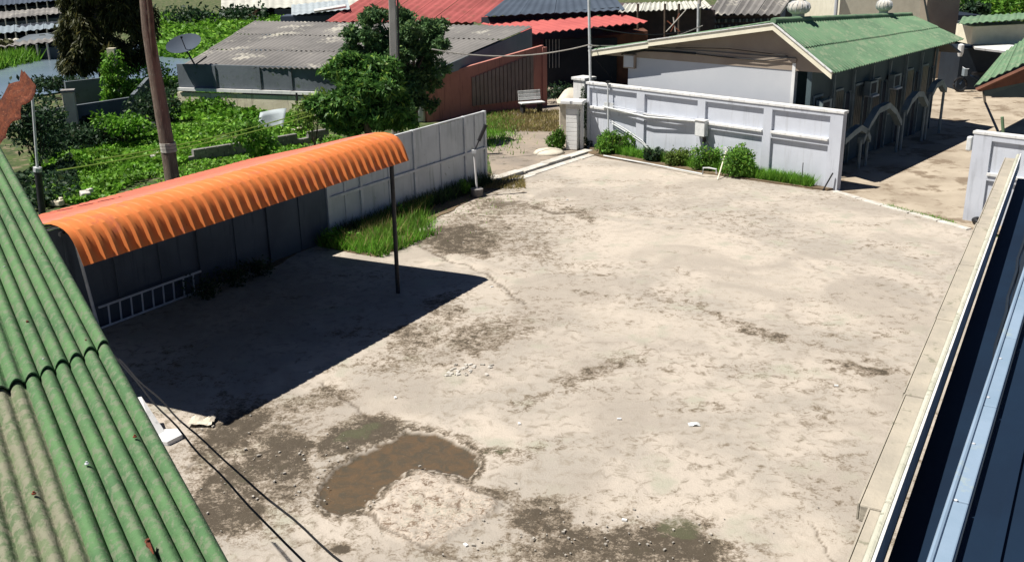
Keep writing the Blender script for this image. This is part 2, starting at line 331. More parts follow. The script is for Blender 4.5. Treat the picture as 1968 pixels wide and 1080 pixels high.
for a in [(1290,480,260,44,10,.8),(1200,340,160,22,8,.7),(1500,560,260,50,14,.5),(1230,620,170,44,10,.6),(760,480,60,22,0,.9),(880,510,130,12,12,.9),(730,790,150,30,25,.8),(960,840,70,24,25,.8),
          (1000,560,150,30,0,.6),(1690,440,160,30,10,.6),(1200,960,160,16,0,.6),(1400,970,160,20,0,.5),(560,720,90,14,-30,.8),(1560,1040,90,60,0,.6),(830,960,90,30,0,.3),(1100,500,100,22,0,.5)]:
    pale = np.maximum(pale, ell(*a[:5])*a[5])
pale = np.maximum(pale, (1-smooth(0, 10, np.abs(rip-14)))*.8)
pud = [(612,985),(622,940),(640,905),(690,872),(740,850),(780,825),(840,828),(900,855),(926,872),(918,905),(905,925),(870,915),(830,905),(795,902),(760,925),(725,950),(700,978),(660,990)]
qx = PX+(n2-.5)*34+(n3-.5)*14; qy = PY+(n1-.5)*16+(n3-.5)*12
def edge_soft(poly, r=10):
    m = pip(poly, qx, qy).astype(float); d = np.full(X.shape, 1e9)
    for i in range(len(poly)):
        (x1, y1), (x2, y2) = poly[i-1], poly[i]; l = (x2-x1)**2+(y2-y1)**2; t = np.clip(((qx-x1)*(x2-x1)+(qy-y1)*(y2-y1))/l, 0, 1); d = np.minimum(d, np.hypot(qx-x1-t*(x2-x1), qy-y1-t*(y2-y1)))
    return m, d
pm, pd_ = edge_soft(pud); wet = pm*smooth(0, 5, pd_)
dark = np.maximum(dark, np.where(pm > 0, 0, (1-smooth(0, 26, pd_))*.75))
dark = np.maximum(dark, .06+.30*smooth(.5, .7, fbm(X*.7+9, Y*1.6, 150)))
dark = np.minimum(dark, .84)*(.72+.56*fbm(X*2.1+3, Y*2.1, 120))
mound = [(700,985),(730,955),(765,928),(800,905),(850,912),(900,932),(945,950),(965,970),(940,995),(900,1020),(850,1045),(800,1055),(740,1030)]
mm, md = edge_soft(mound); mound_h = mm*smooth(0, 12, md)
green = np.zeros_like(X)
for a in [(690,840,60,16,-10,1.),(1310,1010,70,30,0,1.),(970,880,40,14,0,.7),(1540,925,60,14,0,.5),(470,930,70,30,-30,.6),(540,900,70,30,0,.5),(940,372,40,10,0,.8),(1230,1060,80,20,0,.5)]:
    green = np.maximum(green, ell(*a[:5])*a[5])
crack = np.zeros_like(X)
for c, wd in [([(700,985),(745,1018),(800,1045),(850,1062),(900,1080)], 4), ([(925,930),(962,950),(1000,985)], 4), ([(620,735),(700,800),(800,815)], 3), ([(1080,412),(1000,388),(930,392)], 4),
          ([(800,475),(870,500),(940,530),(1000,580)], 3), ([(1000,1080),(1040,1000),(960,970)], 3), ([(360,900),(470,840),(600,800)], 3), ([(1560,1010),(1600,1080)], 2.5)]:
    crack = np.maximum(crack, 1-smooth(wd*.4, wd*1.3, pdist(c, 1.4)))
Z = (n1-.5)*.03*smooth(0, 1, .5+0*X)-wet*.035+mound_h*(.045+.05*(n3-.5))+dark*(n3-.5)*.035-crack*.02
Z -= Z.max()*0; Z = Z-.0
uf = V((.530, .848, 0)); fo = G(935, 350)           # fence line
left_of = (X-fo.x)*uf.y-(Y-fo.y)*uf.x < -.12
wl, wr = G(1140, 284), G(1609, 366); k1, k2 = G(1605, 368), G(1864, 442)
def side(a, b): return (X-a.x)*(b.y-a.y)-(Y-a.y)*(b.x-a.x)
thrA, thrB = G(1137, 297), G(952, 354)
out = left_of | ((side(wl, wr) < -.05) & (X < wr.x)) | ((side(k1, k2) < 0) & (X >= wr.x-.5)) | ((side(thrB, thrA) < 0) & (Y > thrB.y-1.6) & (X < thrA.x+.3))
idx = np.arange(nx*ny).reshape(ny, nx); keep = ~(out[:-1, :-1] & out[1:, :-1] & out[:-1, 1:] & out[1:, 1:])
fq = np.stack([idx[:-1, :-1], idx[:-1, 1:], idx[1:, 1:], idx[1:, :-1]], -1)[keep]
me = bpy.data.meshes.new('yard_concrete'); co = np.stack([X, Y, Z], -1).reshape(-1, 3)
me.vertices.add(len(co)); me.vertices.foreach_set('co', co.astype(np.float32).ravel())
me.loops.add(fq.size); me.loops.foreach_set('vertex_index', fq.astype(np.int32).ravel()); me.polygons.add(len(fq)); me.polygons.foreach_set('loop_start', np.arange(len(fq), dtype=np.int32)*4)
me.update(calc_edges=True); me.shade_smooth()
for nm, a in (('wearA', (dark, pale, wet, green)), ('wearB', (crack, mound_h, n1, n3))):
    at = me.attributes.new(nm, 'FLOAT_COLOR', 'POINT'); at.data.foreach_set('color', np.stack(a, -1).astype(np.float32).ravel())
yard = bpy.data.objects.new('yard_concrete', me); COL.objects.link(yard); yard['kind'] = 'structure'
def yard_mat():
    m = bpy.data.materials.new('yard_concrete'); m.use_nodes = True; n = m.node_tree.nodes; l = m.node_tree.links; b = n['Principled BSDF']
    g = n.new('ShaderNodeNewGeometry')
    A = n.new('ShaderNodeAttribute'); A.attribute_name = 'wearA'; B = n.new('ShaderNodeAttribute'); B.attribute_name = 'wearB'
    sa = n.new('ShaderNodeSeparateColor'); l.new(A.outputs['Color'], sa.inputs[0]); sb = n.new('ShaderNodeSeparateColor'); l.new(B.outputs['Color'], sb.inputs[0])
    def noi(sc, det=8, ro=.65, dist=0):
        t = n.new('ShaderNodeTexNoise'); t.inputs['Scale'].default_value = sc; t.inputs['Detail'].default_value = det; t.inputs['Roughness'].default_value = ro; t.inputs['Distortion'].default_value = dist
        l.new(g.outputs['Position'], t.inputs['Vector']); return t.outputs[0]
    def ma(op, a, c, c2=None):
        x = n.new('ShaderNodeMath'); x.operation = op
        for i, v in enumerate((a, c, c2)):
            if v is None: continue
            if isinstance(v, (int, float)): x.inputs[i].default_value = v
            else: l.new(v, x.inputs[i])
        return x.outputs[0]
    def ss(v, lo, hi):
        r = n.new('ShaderNodeMapRange'); r.interpolation_type = 'SMOOTHSTEP'; r.inputs[1].default_value = lo; r.inputs[2].default_value = hi; l.new(v, r.inputs[0]); return r.outputs[0]
    def mix(f, a, c):
        x = n.new('ShaderNodeMix'); x.data_type = 'RGBA'
        if isinstance(f, float): x.inputs[0].default_value = f
        else: l.new(f, x.inputs[0])
        for i, v in ((6, a), (7, c)):
            if isinstance(v, tuple): x.inputs[i].default_value = (*v, 1)
            else: l.new(v, x.inputs[i])
        return x.outputs[2]
    fine = noi(28, 6, .75); mid = noi(5.5, 8, .7, .6); big = noi(.7, 5, .6, .3); grit = noi(90, 3, .7)
    c = mix(ss(big, .35, .65), (.45,.398,.34), (.345,.312,.27))
    c = mix(ss(mid, .47, .66), c, (.27,.235,.19))
    c = mix(ma('MULTIPLY', sa.outputs[1], .75), c, (.50,.44,.37))
    c = mix(ss(noi(1.3, 4, .5), .56, .72), c, (.36,.345,.28)); c = mix(ma('MULTIPLY', ss(noi(.45, 3, .5, .8), .48, .62), .65), c, (.31,.275,.235))
    # lichen and soot: patch strength decides how much of the fine noise turns dark
    k = ma('ADD', ma('MULTIPLY', mid, .40), ma('MULTIPLY', ma('ADD', fine, noi(13, 6, .8, .4)), .30))
    thr = ma('ADD', k, ma('MULTIPLY', sa.outputs[0], .26))
    c = mix(ma('MULTIPLY', ss(thr, .585, .665), .74), c, (.145,.11,.072))
    c = mix(ma('MULTIPLY', ss(thr, .655, .715), .85), c, (.05,.040,.028))
    gk = ss(ma('ADD', ma('MULTIPLY', A.outputs['Alpha'], .5), mid), .78, 1.05)
    c = mix(ma('MULTIPLY', gk, .55), c, (.085,.095,.05))
    # rough mound
    c = mix(ma('MULTIPLY', sb.outputs[1], ss(fine, .42, .6)), c, (.48,.41,.34))
    c = mix(ma('MULTIPLY', sb.outputs[1], ss(noi(9,6,.8,.5), .50, .60)), c, (.17,.125,.09))
    # wet mud
    wetc = mix(ss(mid, .35, .65), (.115,.078,.046), (.075,.064,.046)); c = mix(sa.outputs[2], c, wetc)
    c = mix(ma('MULTIPLY', sb.outputs[0], .75), c, (.09,.07,.05))
    c = mix(ma('MULTIPLY', ss(grit, .62, .72), .35), c, (.62,.55,.46)); c = mix(ma('MULTIPLY', ss(grit, .40, .30), .35), c, (.12,.10,.08))
    l.new(c, b.inputs['Base Color'])
    rr = n.new('ShaderNodeMapRange'); l.new(sa.outputs[2], rr.inputs[0]); rr.inputs[3].default_value = .92; rr.inputs[4].default_value = .22; l.new(rr.outputs[0], b.inputs['Roughness'])
    b.inputs['Specular IOR Level'].default_value = .25
    bm = n.new('ShaderNodeBump'); bm.inputs['Distance'].default_value = .02
    l.new(ma('SUBTRACT', .55, ma('MULTIPLY', sa.outputs[2], .5)), bm.inputs['Strength']); l.new(ma('ADD', fine, ma('MULTIPLY', mid, 1.5)), bm.inputs['Height']); l.new(bm.outputs[0], b.inputs['Normal'])
    return m
me.materials.append(yard_mat())

# lane beyond the gateway, alley, planting bed, soil behind the fence
sheet('lane', [G(952,354), G(1137,296), G(1128,200), G(1160,175), G(1100,120), G(800,150), G(870,240), G(938,300)], M['road'], -.035)
FW = Frame(wl, wr)
alley_r = k2+V((.52,.85,0))*30; alley_l = k1+V((.52,.85,0))*30
alley = sheet('alley_paving', [k1, k2, k2+V((3.0,-2.0,0)), k2+V((20,26,0)), alley_r, alley_l+V((-6,3,0)), k1+V((-1.5,1,0))], M['alley'], -.02)
step = thing('kerb_stone_row', 'worn pale concrete kerb across the alley mouth with weeds in its joint', 'kerb', k1)
FK = Frame(k1, k2)
n_k = 5
for i in range(n_k):
    a, b2 = FK.L*i/n_k+.015, FK.L*(i+1)/n_k-.015; q = random.uniform(-.03, .03)
    link('kerb_stone', MB().fb(FK, a, b2, -.05+q, .13+q, -.06, .025+random.uniform(0, .02)), M['kerb'], step, bevel=.012)
def onseg(a, b, n, sp, seedv=0, z=0):
    r = np.random.default_rng(seedv); t = r.random(n); a = np.array(a); b = np.array(b); p = a+(b-a)*t[:, None]; p[:, :2] += r.normal(size=(n, 2))*sp; p[:, 2] = z; return p
blades('kerb_weeds', L['grass'], onseg(G(1700,396), G(1840,432), 500, .035, 3), .09, .008, kind='stuff')
# low planting bed with kerb pipe
bed = sheet('planting_bed', [FW.P(-.1,0,0), FW.P(FW.L-.1,0,0), FW.P(FW.L-.15,.28,0), FW.P(FW.L*.55,.75,0), G(1165,305), G(1130,297)], M['dirt'], .045, th=.08, jag=.05)
sheet('fence_verge', [fo+V((.1,.1,0)), fo+V((.45,-.25,0)), G(800,440), G(790,470), G(720,495), G(600,470), fo-uf*9+V((.3,-.1,0)), fo-uf*9], M['dirt'], .02, th=.05, jag=.12)
backsoil = sheet('rough_field', [fo+V((-.2,0,0)), G(935,300), G(815,235), G(350,205), V((-40,44,0)), V((-40,8,0)), fo-uf*22+V((-.2,0,0))], M['grassland'], -.03, th=.02)

# gate track: two strips and a drain slot
th = thing('gate_threshold', 'broken white concrete gate threshold with a dark drain slot at the lane end', 'threshold', G(1050,320))
ga, gb = G(1133,291), G(953,348); FT = Frame(ga, gb)
for i, (t0, t1, zz, mt) in enumerate([(-.10,.22,.07,'kerb'), (-.52,-.24,.03,'kerb')]):
    for k in range(4):
        a, b2 = FT.L*k/4+.01, FT.L*(k+1)/4-.01; e = random.uniform(-.04, .04)
        link('strip', MB().fb(FT, a, b2, t0+e, t1+e, -.08, zz+random.uniform(-.012, .012)), M[mt], th, bevel=.015)
link('drain_slot', MB().fb(FT, 0, FT.L, -.24, -.10, -.10, -.03), M['shade'], th)
link('rail_stop', MB().fb(FT, FT.L-.5, FT.L+.5, .30, .42, -.02, .05), M['kerb'], th, bevel=.01)
tag(link('dirt_heap', MB().lathe(G(1055,292), [(.55,-.05),(.42,.05),(.2,.10),(.02,.12)], 18), M['cloth'], smooth=True), 'low heap of pale sand spilled beside the gate pillar', 'sand heap')

# ================================================================ PANEL WALL (white, right of the gateway)
HW = 2.05
pw = thing('boundary_wall', 'long pale grey boundary wall with recessed bays and white coping below the grey house', 'wall', FW.P(FW.L/2,0,0))
link('wall_core', MB().fb(FW, -.25, FW.L, -.16, -.10, -.05, HW), M['wallr'], pw)
capb = MB().fb(FW, -.30, FW.L+.03, -.19, .06, HW, HW+.075); link('coping', capb, M['white'], pw, bevel=.01)
edges = [FW.hit(x, y)[0] for x, y in [(1134,200),(1225,185),(1240,187),(1342,205),(1357,200),(1469,215),(1485,225),(1596,240)]]
posts = [(-.25, edges[0]), (edges[1], edges[2]), (edges[3], edges[4]), (edges[5], edges[6]), (edges[7], FW.L)]
for a, b2 in posts: link('pilaster', MB().fb(FW, a, b2, -.10, .035, -.05, HW), M['wall'], pw)
bays = [(posts[i][1], posts[i+1][0]) for i in range(4)]
for a, b2 in bays:
    link('upper_rail', MB().fb(FW, a, b2, -.10, .033, HW-.10, HW), M['wall'], pw)
    link('ledge', MB().fb(FW, a, b2, -.10, .085, HW*.63, HW*.63+.07), M['white'], pw, bevel=.008)
    link('middle_rail', MB().fb(FW, a, b2, -.10, .033, HW*.63-.13, HW*.63-.001), M['wall'], pw)
    link('panel', MB().fb(FW, a, b2, -.10, -.05, HW*.63+.07, HW-.10), M['wallr'], pw)
    link('panel', MB().fb(FW, a, b2, -.10, -.05, -.05, HW*.63-.13), M['wallr'], pw)
# services on it
s, z = FW.hit(1350, 245, .1)
mb_ = thing('meter_box', 'dirty white meter box fixed to the second pilaster of the boundary wall', 'meter box', FW.P(s,.06,z))
link('body', MB().fb(FW, s-.17, s+.17, .036, .24, z-.25, z+.2), M['pvc'], mb_, bevel=.012)
link('lid', MB().fb(FW, s-.19, s+.19, .036, .27, z+.2, z+.235), M['white'], mb_, bevel=.008)
link('conduit_stub', MB().fb(FW, s+.02, s+.10, .036, .10, z-.45, z-.25), M['darkpost'], mb_)
def ftube(name, label, cat, pts, r, m, F=FW, parent=None):
    o = link(name, MB().tube([F.P(a, t, zz) for a, t, zz in pts], r, 8), M[m], parent, smooth=60)
    return tag(o, label, cat) if parent is None else o
a0 = FW.hit(1160, 205, .09); a1 = FW.hit(1340, 233, .09)
ftube('conduit_pipe', 'white pvc pipe along the wall ledge ending at the meter box', 'pipe', [(a0[0],.12,a0[1]), ((a0[0]+a1[0])/2,.16,(a0[1]+a1[1])/2-.10), (a1[0],.12,a1[1])], .028, 'pvc')
ftube('upper_pipe', 'thin grey pipe sagging just above the pvc pipe on the wall ledge', 'pipe', [(a0[0]+.4,.10,a0[1]+.05), ((a0[0]+a1[0])/2,.13,(a0[1]+a1[1])/2+.0), (a1[0],.10,a1[1]+.06)], .015, 'wall')
h0 = FW.hit(1172, 232, .06); h1 = FW.hit(1205, 250, .06); h2 = FW.hit(1262, 297, .06)
for off, lab in ((0, 'upper of two pale hoses curving down the left bay of the wall'), (.07, 'lower of two pale hoses curving down the left bay of the wall')):
    ftube('hose', lab, 'hose', [(h0[0],.03,h0[1]-off), (h1[0]-.05,.04,h1[1]-off), ((h1[0]+h2[0])/2,.05,(h1[1]+h2[1])/2+.05-off), (h2[0],.10,.08)], .013, 'pvc')['group'] = 'hoses on the left bay'
p0 = FW.hit(1168, 165, .12); p1 = FW.hit(1170, 262, .12)
vp = thing('standpipe', 'grey standpipe with bracket on the left bay of the boundary wall', 'pipe', FW.P(p1[0],.12,0))
link('pipe', MB().tube([FW.P(p0[0],.12,HW+.12), FW.P(p1[0],.12,.1)], .025, 8), M['frame'], vp)
link('bracket', MB().fb(FW, p0[0]-.16, p0[0]+.22, .036, .10, 1.42, 1.55), M['frame'], vp)
link('cap', MB().fb(FW, p0[0]-.05, p0[0]+.05, .07, .17, HW+.12, HW+.19), M['black'], vp)
# pipe along bed
pp = thing('ground_pipe', 'white pvc water pipe along the edge of the planting bed with a looped end', 'pipe', G(1250,322))
q = [G(1160,303)+V((0,0,.06)), G(1250,320)+V((0,0,.07)), G(1350,340)+V((0,0,.08))]
link('long_pipe', MB().tube(q, .022, 8), M['pvc'], pp, smooth=60)
e = q[-1]; link('loop', MB().tube([e, e+V((.01,.0,.18)), e+V((.16,-.06,.19)), e+V((.36,-.13,.16)), e+V((.37,-.13,.03))], .022, 8), M['pvc'], pp, smooth=30)
stick = thing('leaning_pipe', 'cream pipe leaning in the bed with a grey tap fitting on top', 'pipe', G(1383,345))
a = G(1379,346); b2 = FW.P(*[FW.hit(1396,290,.25)[0]], .25, FW.hit(1396,290,.25)[1])
link('rod', MB().tube([a, b2], .022, 8), M['cream'], stick); link('fitting', MB().box(b2+V((0,0,.05)), (.16,.07,.09), -.8).box(b2+V((.05,0,.0)), (.05,.05,.22)), M['frame'], stick)
ftube('guy_wire', 'thin dark wire running from the meter box down to the shrubs', 'wire', [(s+.12,.2,z-.15), (s+.62,.22,.25)], .008, 'wire')
a = FW.hit(1540,350,.15)[0]; ftube('thin_stake', 'thin dark stake standing in weeds before the last bay', 'stake', [(a,.12,0), (a-.02,.1,.62)], .012, 'darkpost')
a = FW.hit(1577,368,.4)[0]; ftube('dark_stick', 'short dark stick leaning near the right end of the boundary wall', 'stick', [(a,.28,0), (a+.16,.12,.48)], .022, 'darkpost')

# tall pole at wall start
pt = G(1137, 279); pole = thing('flag_pole', 'tall thin pale metal pole at the left end of the boundary wall', 'pole', pt)
link('shaft', MB().tube([pt, PD(1130.5, -60, pt.y)], .045, 10), M['frame'], pole, smooth=60)
link('collar', MB().tube([PD(1134,92,pt.y), PD(1134,86,pt.y)], .07, 10), M['frame'], pole)
ar = PD(1134,92,pt.y); link('stay', MB().tube([PD(1137,105,pt.y), PD(1187,165,pt.y-.1)], .012, 6), M['wire'], pole)
# end pier behind
pr = PD(1122,160,33.4); tag(link('wall_pier', MB().box((pr.x,33.4,1.02), (.5,.5,2.1), -.8).box((pr.x,33.4,2.11), (.6,.6,.09), -.8), M['white'], bevel=.01), 'stained white square pier at the left end of the boundary wall', 'pier')
# gate pillar
gp = G(1103, 287); gpl = thing('gate_pillar', 'white brick gate pillar with flat cap and side channel at the gateway', 'gate pillar', gp)
link('shaft', MB().box(gp+V((-.02,.15,.66)), (.36,.36,1.36), -.35), M['white'], gpl, bevel=.01)
for k in range(9):
    link('brick', MB().box(gp+V((-.02,.15,.06+k*.145)), (.375,.375,.128), -.35), M['white'], gpl, bevel=.006)
link('channel', MB().box(gp+V((.27,.12,.68)), (.09,.12,1.4), -.35), M['white'], gpl)
link('neck', MB().box(gp+V((.03,.15,1.40)), (.48,.44,.16), -.35), M['kerb'], gpl, bevel=.01)
link('cap', MB().box(gp+V((0,.15,1.53)), (.74,.62,.10), -.35), M['white'], gpl, bevel=.015)
# tarp heap behind pillar
r_ = MB(); tb = PD(1090, 178, 34.0)
r_.profile(lambda u, v: (tb.x-.35+u*1.0, 33.7+v*.8, 1.25+.45*math.sin(math.pi*u)*math.sin(math.pi*v)+.1*mn.noise(V((u*4, v*4, 2)))), 14, 10, .05)
r_.box((tb.x+.15,34.1,.6), (.8,.6,1.3))
tag(link('covered_stack', r_, M['cloth'], smooth=40), 'stack under a cream tarp behind the white gate pillar', 'covered stack')

# shrubs along wall
for i, (x, y, rx, rz, m, lab, cnt) in enumerate([
 (1078,272,.34,.36,'shrub','green shrub growing at the left foot of the white gate pillar',1500),
 (1180,290,.62,.42,'shrub','broad leafy shrub with a rusty tint below the first bay of the wall',3000),
 (1262,303,.30,.25,'dark','small sparse shrub under the hose end',900),
 (1300,312,.42,.30,'yellow','pale variegated shrub in the middle of the planting bed',1500),
 (1364,318,.36,.45,'shrub','round bright green shrub below the meter box',1800),
 (1425,330,.50,.50,'shrub','largest bright shrub right of the leaning cream pipe',2600)]):
    s_, z_ = FW.hit(x, y, .35); rx *= 1.22; rz *= 1.15; cnt = int(cnt*1.6); g_ = FW.P(s_, .42 if i else .6, 0)
    if i == 0: g_ = G(1073, 286)
    bush('shrub', lab, (g_.x, g_.y, rz*.75), (rx, rx*.65, rz), cnt, .085, L[m], seedv=i+1, group='shrubs along the boundary wall')
wd = []
for i, (x0, x1, n) in enumerate(((1440,1560,2800),(1160,1330,3000),(1330,1450,2600))):
    a = FW.hit(x0, 345, .2)[0]; b2 = FW.hit(x1, 360, .2)[0]
    rr = np.random.default_rng(i); tt = rr.random(n)
    for t in tt: p = FW.P(a+(b2-a)*t, .06+rr.random()*.42*(1-.45*t if i == 0 else 1), .04); wd.append(p)
blades('bed_grass', L['grass'], wd, .3, .013, 4, kind='stuff')
pm_ = FW.hit(1120, 230, .2)
vn = thing('climbing_vine', 'dark vine hanging behind the gate pillar at the end of the boundary wall', 'vine', G(1118,285))
leaves('foliage', L['dark'], [(tuple(PD(1122,205,32.8)), (.18,.15,.55), 500), (tuple(PD(1118,235,32.7)), (.14,.12,.4), 300), (tuple(PD(1125,275,32.4)), (.3,.2,.18), 400)], .09, vn, .4, 3)
link('stem', MB().tube([G(1118,285), PD(1120,200,32.9)], .015, 5), M['trunk'], vn)

# ---- right hand gate wall section
g0 = G(1851, 420); FR = Frame(g0, g0+FW.d*4); HR = HW
rw = thing('gate_wall', 'pale grey panel wall section with recessed bays at the right side of the alley mouth', 'wall', g0)
link('wall_core', MB().fb(FR, 0, 4, -.14, -.04, -.05, HR), M['wallr'], rw); link('coping', MB().fb(FR, -.03, 4, -.18, .05, HR, HR+.07), M['white'], rw, bevel=.01)
for a, b2 in ((0,.42),(1.7,1.95),(3.5,4)): link('pilaster', MB().fb(FR, a, b2, -.04, .035, -.05, HR), M['wall'], rw)
for a, b2 in ((.42,1.7),(1.95,3.5)):
    link('upper_rail', MB().fb(FR, a, b2, -.04, .033, HR-.12, HR), M['wall'], rw); link('ledge', MB().fb(FR, a, b2, -.04, .07, HR*.55, HR*.55+.06), M['white'], rw)
    link('middle_rail', MB().fb(FR, a, b2, -.04, .033, HR*.55-.12, HR*.55-.001), M['wall'], rw)
    link('panel', MB().fb(FR, a, b2, -.04, -.028, HR*.55+.06, HR-.12), M['wallr'], rw); link('panel', MB().fb(FR, a, b2, -.04, -.028, -.05, HR*.55-.12), M['wallr'], rw)
tag(link('lamp_box', MB().fb(FR, -.16, -.035, -.12, .03, HR-.42, HR-.08), M['pvc'], bevel=.03), 'small white box on the left edge of the right gate wall', 'box')
tag(link('rubber_tyre', MB().tube([g0+V((.25+.18*math.cos(a*.5236), -.45+.18*math.sin(a*.5236), .06)) for a in range(13)], .06, 8), M['black'], smooth=True), 'dark tyre lying at the foot of the right gate wall', 'tyre')

# ================================================================ GREY SHEET FENCE (left)
FF = Frame(fo, fo-uf*14)     # s runs from the gateway towards the camera; +t is the field side
HF = 2.0
fe = thing('sheet_fence', 'tall weathered grey sheet fence with posts along the left side of the yard', 'fence', fo)
ps = [0.04]+[FF.hit(x, y)[0] for x, y in ((893,290),(796,318),(692,350),(628,368))]
step_ = (ps[-1]-ps[-2]); 
while ps[-1] < 13: ps.append(ps[-1]+1.9)
for i in range(len(ps)-1):
    a, b2 = ps[i]+.035, ps[i+1]-.035; m_ = (a+b2)/2
    n_p = 1 if b2-a < .9 else 2
    for k in range(n_p):
        c0 = a+(b2-a)*k/n_p; c1 = a+(b2-a)*(k+1)/n_p-.012
        link('panel', MB().fb(FF, c0, c1, .0, .02, -.12, HF-.02+random.uniform(-.015, .015)), M['gate' if i < 4 else 'gate_shade'], fe)
        if k: link('batten', MB().fb(FF, c0-.03, c0+.012, -.025, -.001, .03, HF), M['frame' if i < 4 else 'gate_shade'], fe)
for i_, p_ in enumerate(ps): link('post', MB().fb(FF, p_-.045, p_+.045, -.045, .06, -.05, HF+.03), M['frame' if i_ < 5 else 'gate_shade'], fe, bevel=.006)
link('rail', MB().fb(FF, 0, ps[4], -.055, -.026, HF*.5-.03, HF*.5+.03), M['frame'], fe)
link('ground_beam', MB().fb(FF, 0, ps[-1], .021, .2, -.3, .06), M['concrete'], fe)
link('top_rail', MB().fb(FF, 0, ps[-1], -.02, .04, HF-.01, HF+.025), M['frame'], fe)
# weeds at fence
pts = []
rr = np.random.default_rng(5)
for k in range(15000):
    s_ = 1.2+rr.beta(3.2, 1.3)*(ps[4]+.5-1.2); wmax = .18+1.9*smooth(ps[4]-3.6, ps[4]-.3, np.array(s_)); t = -.06-abs(rr.normal())*wmax*.5
    if t < -1.9 or mn.noise(V((s_*1.7, t*1.7, 3))) < -.25: continue
    p = FF.P(s_, t, .0); pts.append(p)
blades('fence_weeds', L['grass'], pts, .30, .014, 6, kind='stuff')
blades('weed_stalks', L['dry'], [p for p in pts if random.random() < .12], .42, .012, 7, kind='stuff')
blades('stray_weeds', L['grass'], [fo-uf*random.uniform(1,6.5)+V((.87,-.53,0))*abs(random.gauss(0,.9)) for _ in range(500)], .07, .01, 77, kind='stuff')
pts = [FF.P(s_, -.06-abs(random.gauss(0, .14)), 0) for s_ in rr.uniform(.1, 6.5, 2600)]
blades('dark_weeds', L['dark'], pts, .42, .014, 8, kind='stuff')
pts = [fo+V((random.uniform(-.1,1.1), random.uniform(-.9,.5), 0)) for _ in range(1500)]
blades('dry_weeds', L['dry'], pts, .12, .012, 9, kind='stuff')
for i, (s_, t_, r1, lab) in enumerate(((4.6,-.35,.42,'tall green weed clump against the middle of the sheet fence'),(1.5,-.3,.32,'leafy weed clump near the barrier post by the fence end'),(6.8,-.55,.5,'widest bright weed clump beside the carport post'))):
    p = FF.P(s_, t_, 0); bush('weed_clump', lab, (p.x, p.y, .2), (r1, r1*.7, .28), 900, .09, L['grass'], 'weeds', seedv=20+i, group='weed clumps at the fence', aspect=.3)
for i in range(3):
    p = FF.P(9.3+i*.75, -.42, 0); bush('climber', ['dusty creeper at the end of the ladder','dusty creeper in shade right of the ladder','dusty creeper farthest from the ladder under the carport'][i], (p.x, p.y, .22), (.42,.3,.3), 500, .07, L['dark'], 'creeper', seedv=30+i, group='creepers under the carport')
# barrier post
bp = G(917, 378); br = thing('barrier_post', 'white barrier post in a concrete bucket with a raised black arm', 'barrier', bp)
link('base', MB().lathe(bp, [(.13,0),(.15,.05),(.17,.22),(.13,.23)], 14), M['mortar'], br, smooth=40)
tp = PD(911, 292, bp.y); link('post', MB().tube([bp+V((0,0,.2)), tp], .028, 8), M['white'], br, smooth=60)
e = PD(934, 240, bp.y+.1); m_ = tp.lerp(e, .4)
link('arm', MB().tube([tp, m_], .02, 6), M['darkpost'], br); link('arm_grip', MB().tube([m_, e], [.05, .055], 8), M['black'], br); link('hinge', MB().box(tp, (.12,.08,.09)), M['frame'], br)

# ================================================================ CARPORT
ud = V((.505, .863, 0)).normalized(); pd = V((-.863, .505, 0)).normalized()     # along, and from the eave towards the fence
e0 = G(782, 305, 2.6); e1 = G(160, 505, 2.6); ud = (e0-e1); CL = ud.length; ud.normalize(); pd = V((-ud.y, ud.x, 0))
prof = [(0,2.55),(.045,2.68),(.09,2.79),(.145,2.885),(.21,2.96),(.30,3.015),(.41,3.045),(.54,3.055),(.70,3.04),(1.0,2.97),(1.5,2.83),(2.4,2.58),(4.15,2.16)]
liftk = [1,1,1,1,.85,.5,.22,.12,.15,.3,.6,.8,.8]
cp = thing('carport', 'open carport with a curved orange ribbed metal roof over the shaded corner', 'carport', G(765,563))
cx_ = [e1.copy()+ud*CL*i for i in (0,)]
n_rib = 37; pitch = (CL+.02)/n_rib
def roof_pt(s_, i, lift): 
    t, z = prof[i]; a = prof[max(i-1, 0)]; b = prof[min(i+1, len(prof)-1)]; dx, dz = b[0]-a[0], b[1]-a[1]; l = math.hypot(dx, dz); nx_, nz_ = -dz/l, dx/l
    return e1+ud*s_+pd*(t+nx_*lift*liftk[i])+V((0, 0, z-2.6+nz_*lift*liftk[i]))
for sh in range(8):
    r0 = sh*5; r1 = min(n_rib, r0+5)
    if r0 >= n_rib: break
    cols = []
    for r in range(r0, r1):
        b0 = r*pitch; cols += [(b0, 0), (b0+pitch*.52, 0), (b0+pitch*.60, .055), (b0+pitch*.86, .055), (b0+pitch*.95, 0)]
    cols.append((r1*pitch+.02, 0))
    vs = []; fs = []; nc = len(cols)
    for lay in (0+.0012*(sh % 2), -.004+.0012*(sh % 2)):
        for i in range(len(prof)):
            for s_, lf in cols: vs.append(roof_pt(s_, i, lf+lay))
    N = nc*len(prof)
    for i in range(len(prof)-1):
        for c in range(nc-1):
            a = i*nc+c; fs += [(a, a+1, a+nc+1, a+nc), (N+a, N+a+nc, N+a+nc+1, N+a+1)]
    for c in range(nc-1): fs += [(c, N+c, N+c+1, c+1), ((len(prof)-1)*nc+c, (len(prof)-1)*nc+c+1, N+(len(prof)-1)*nc+c+1, N+(len(prof)-1)*nc+c)]
    for i in range(len(prof)-1): a = i*nc; b = a+nc-1; fs += [(a, a+nc, N+a+nc, N+a), (b, N+b, N+b+nc, b+nc)]
    o = link('roof_sheet', MB().add(vs, fs), M['orange'], cp, smooth=22); o.data.materials.append(M['zinc']); o.data.materials.append(M['backred'])
    for p_ in o.data.polygons:
        if min(p_.vertices) >= N: p_.material_index = 1
        elif max(p_.vertices) < N and min(p_.vertices)//nc >= 8: p_.material_index = 2
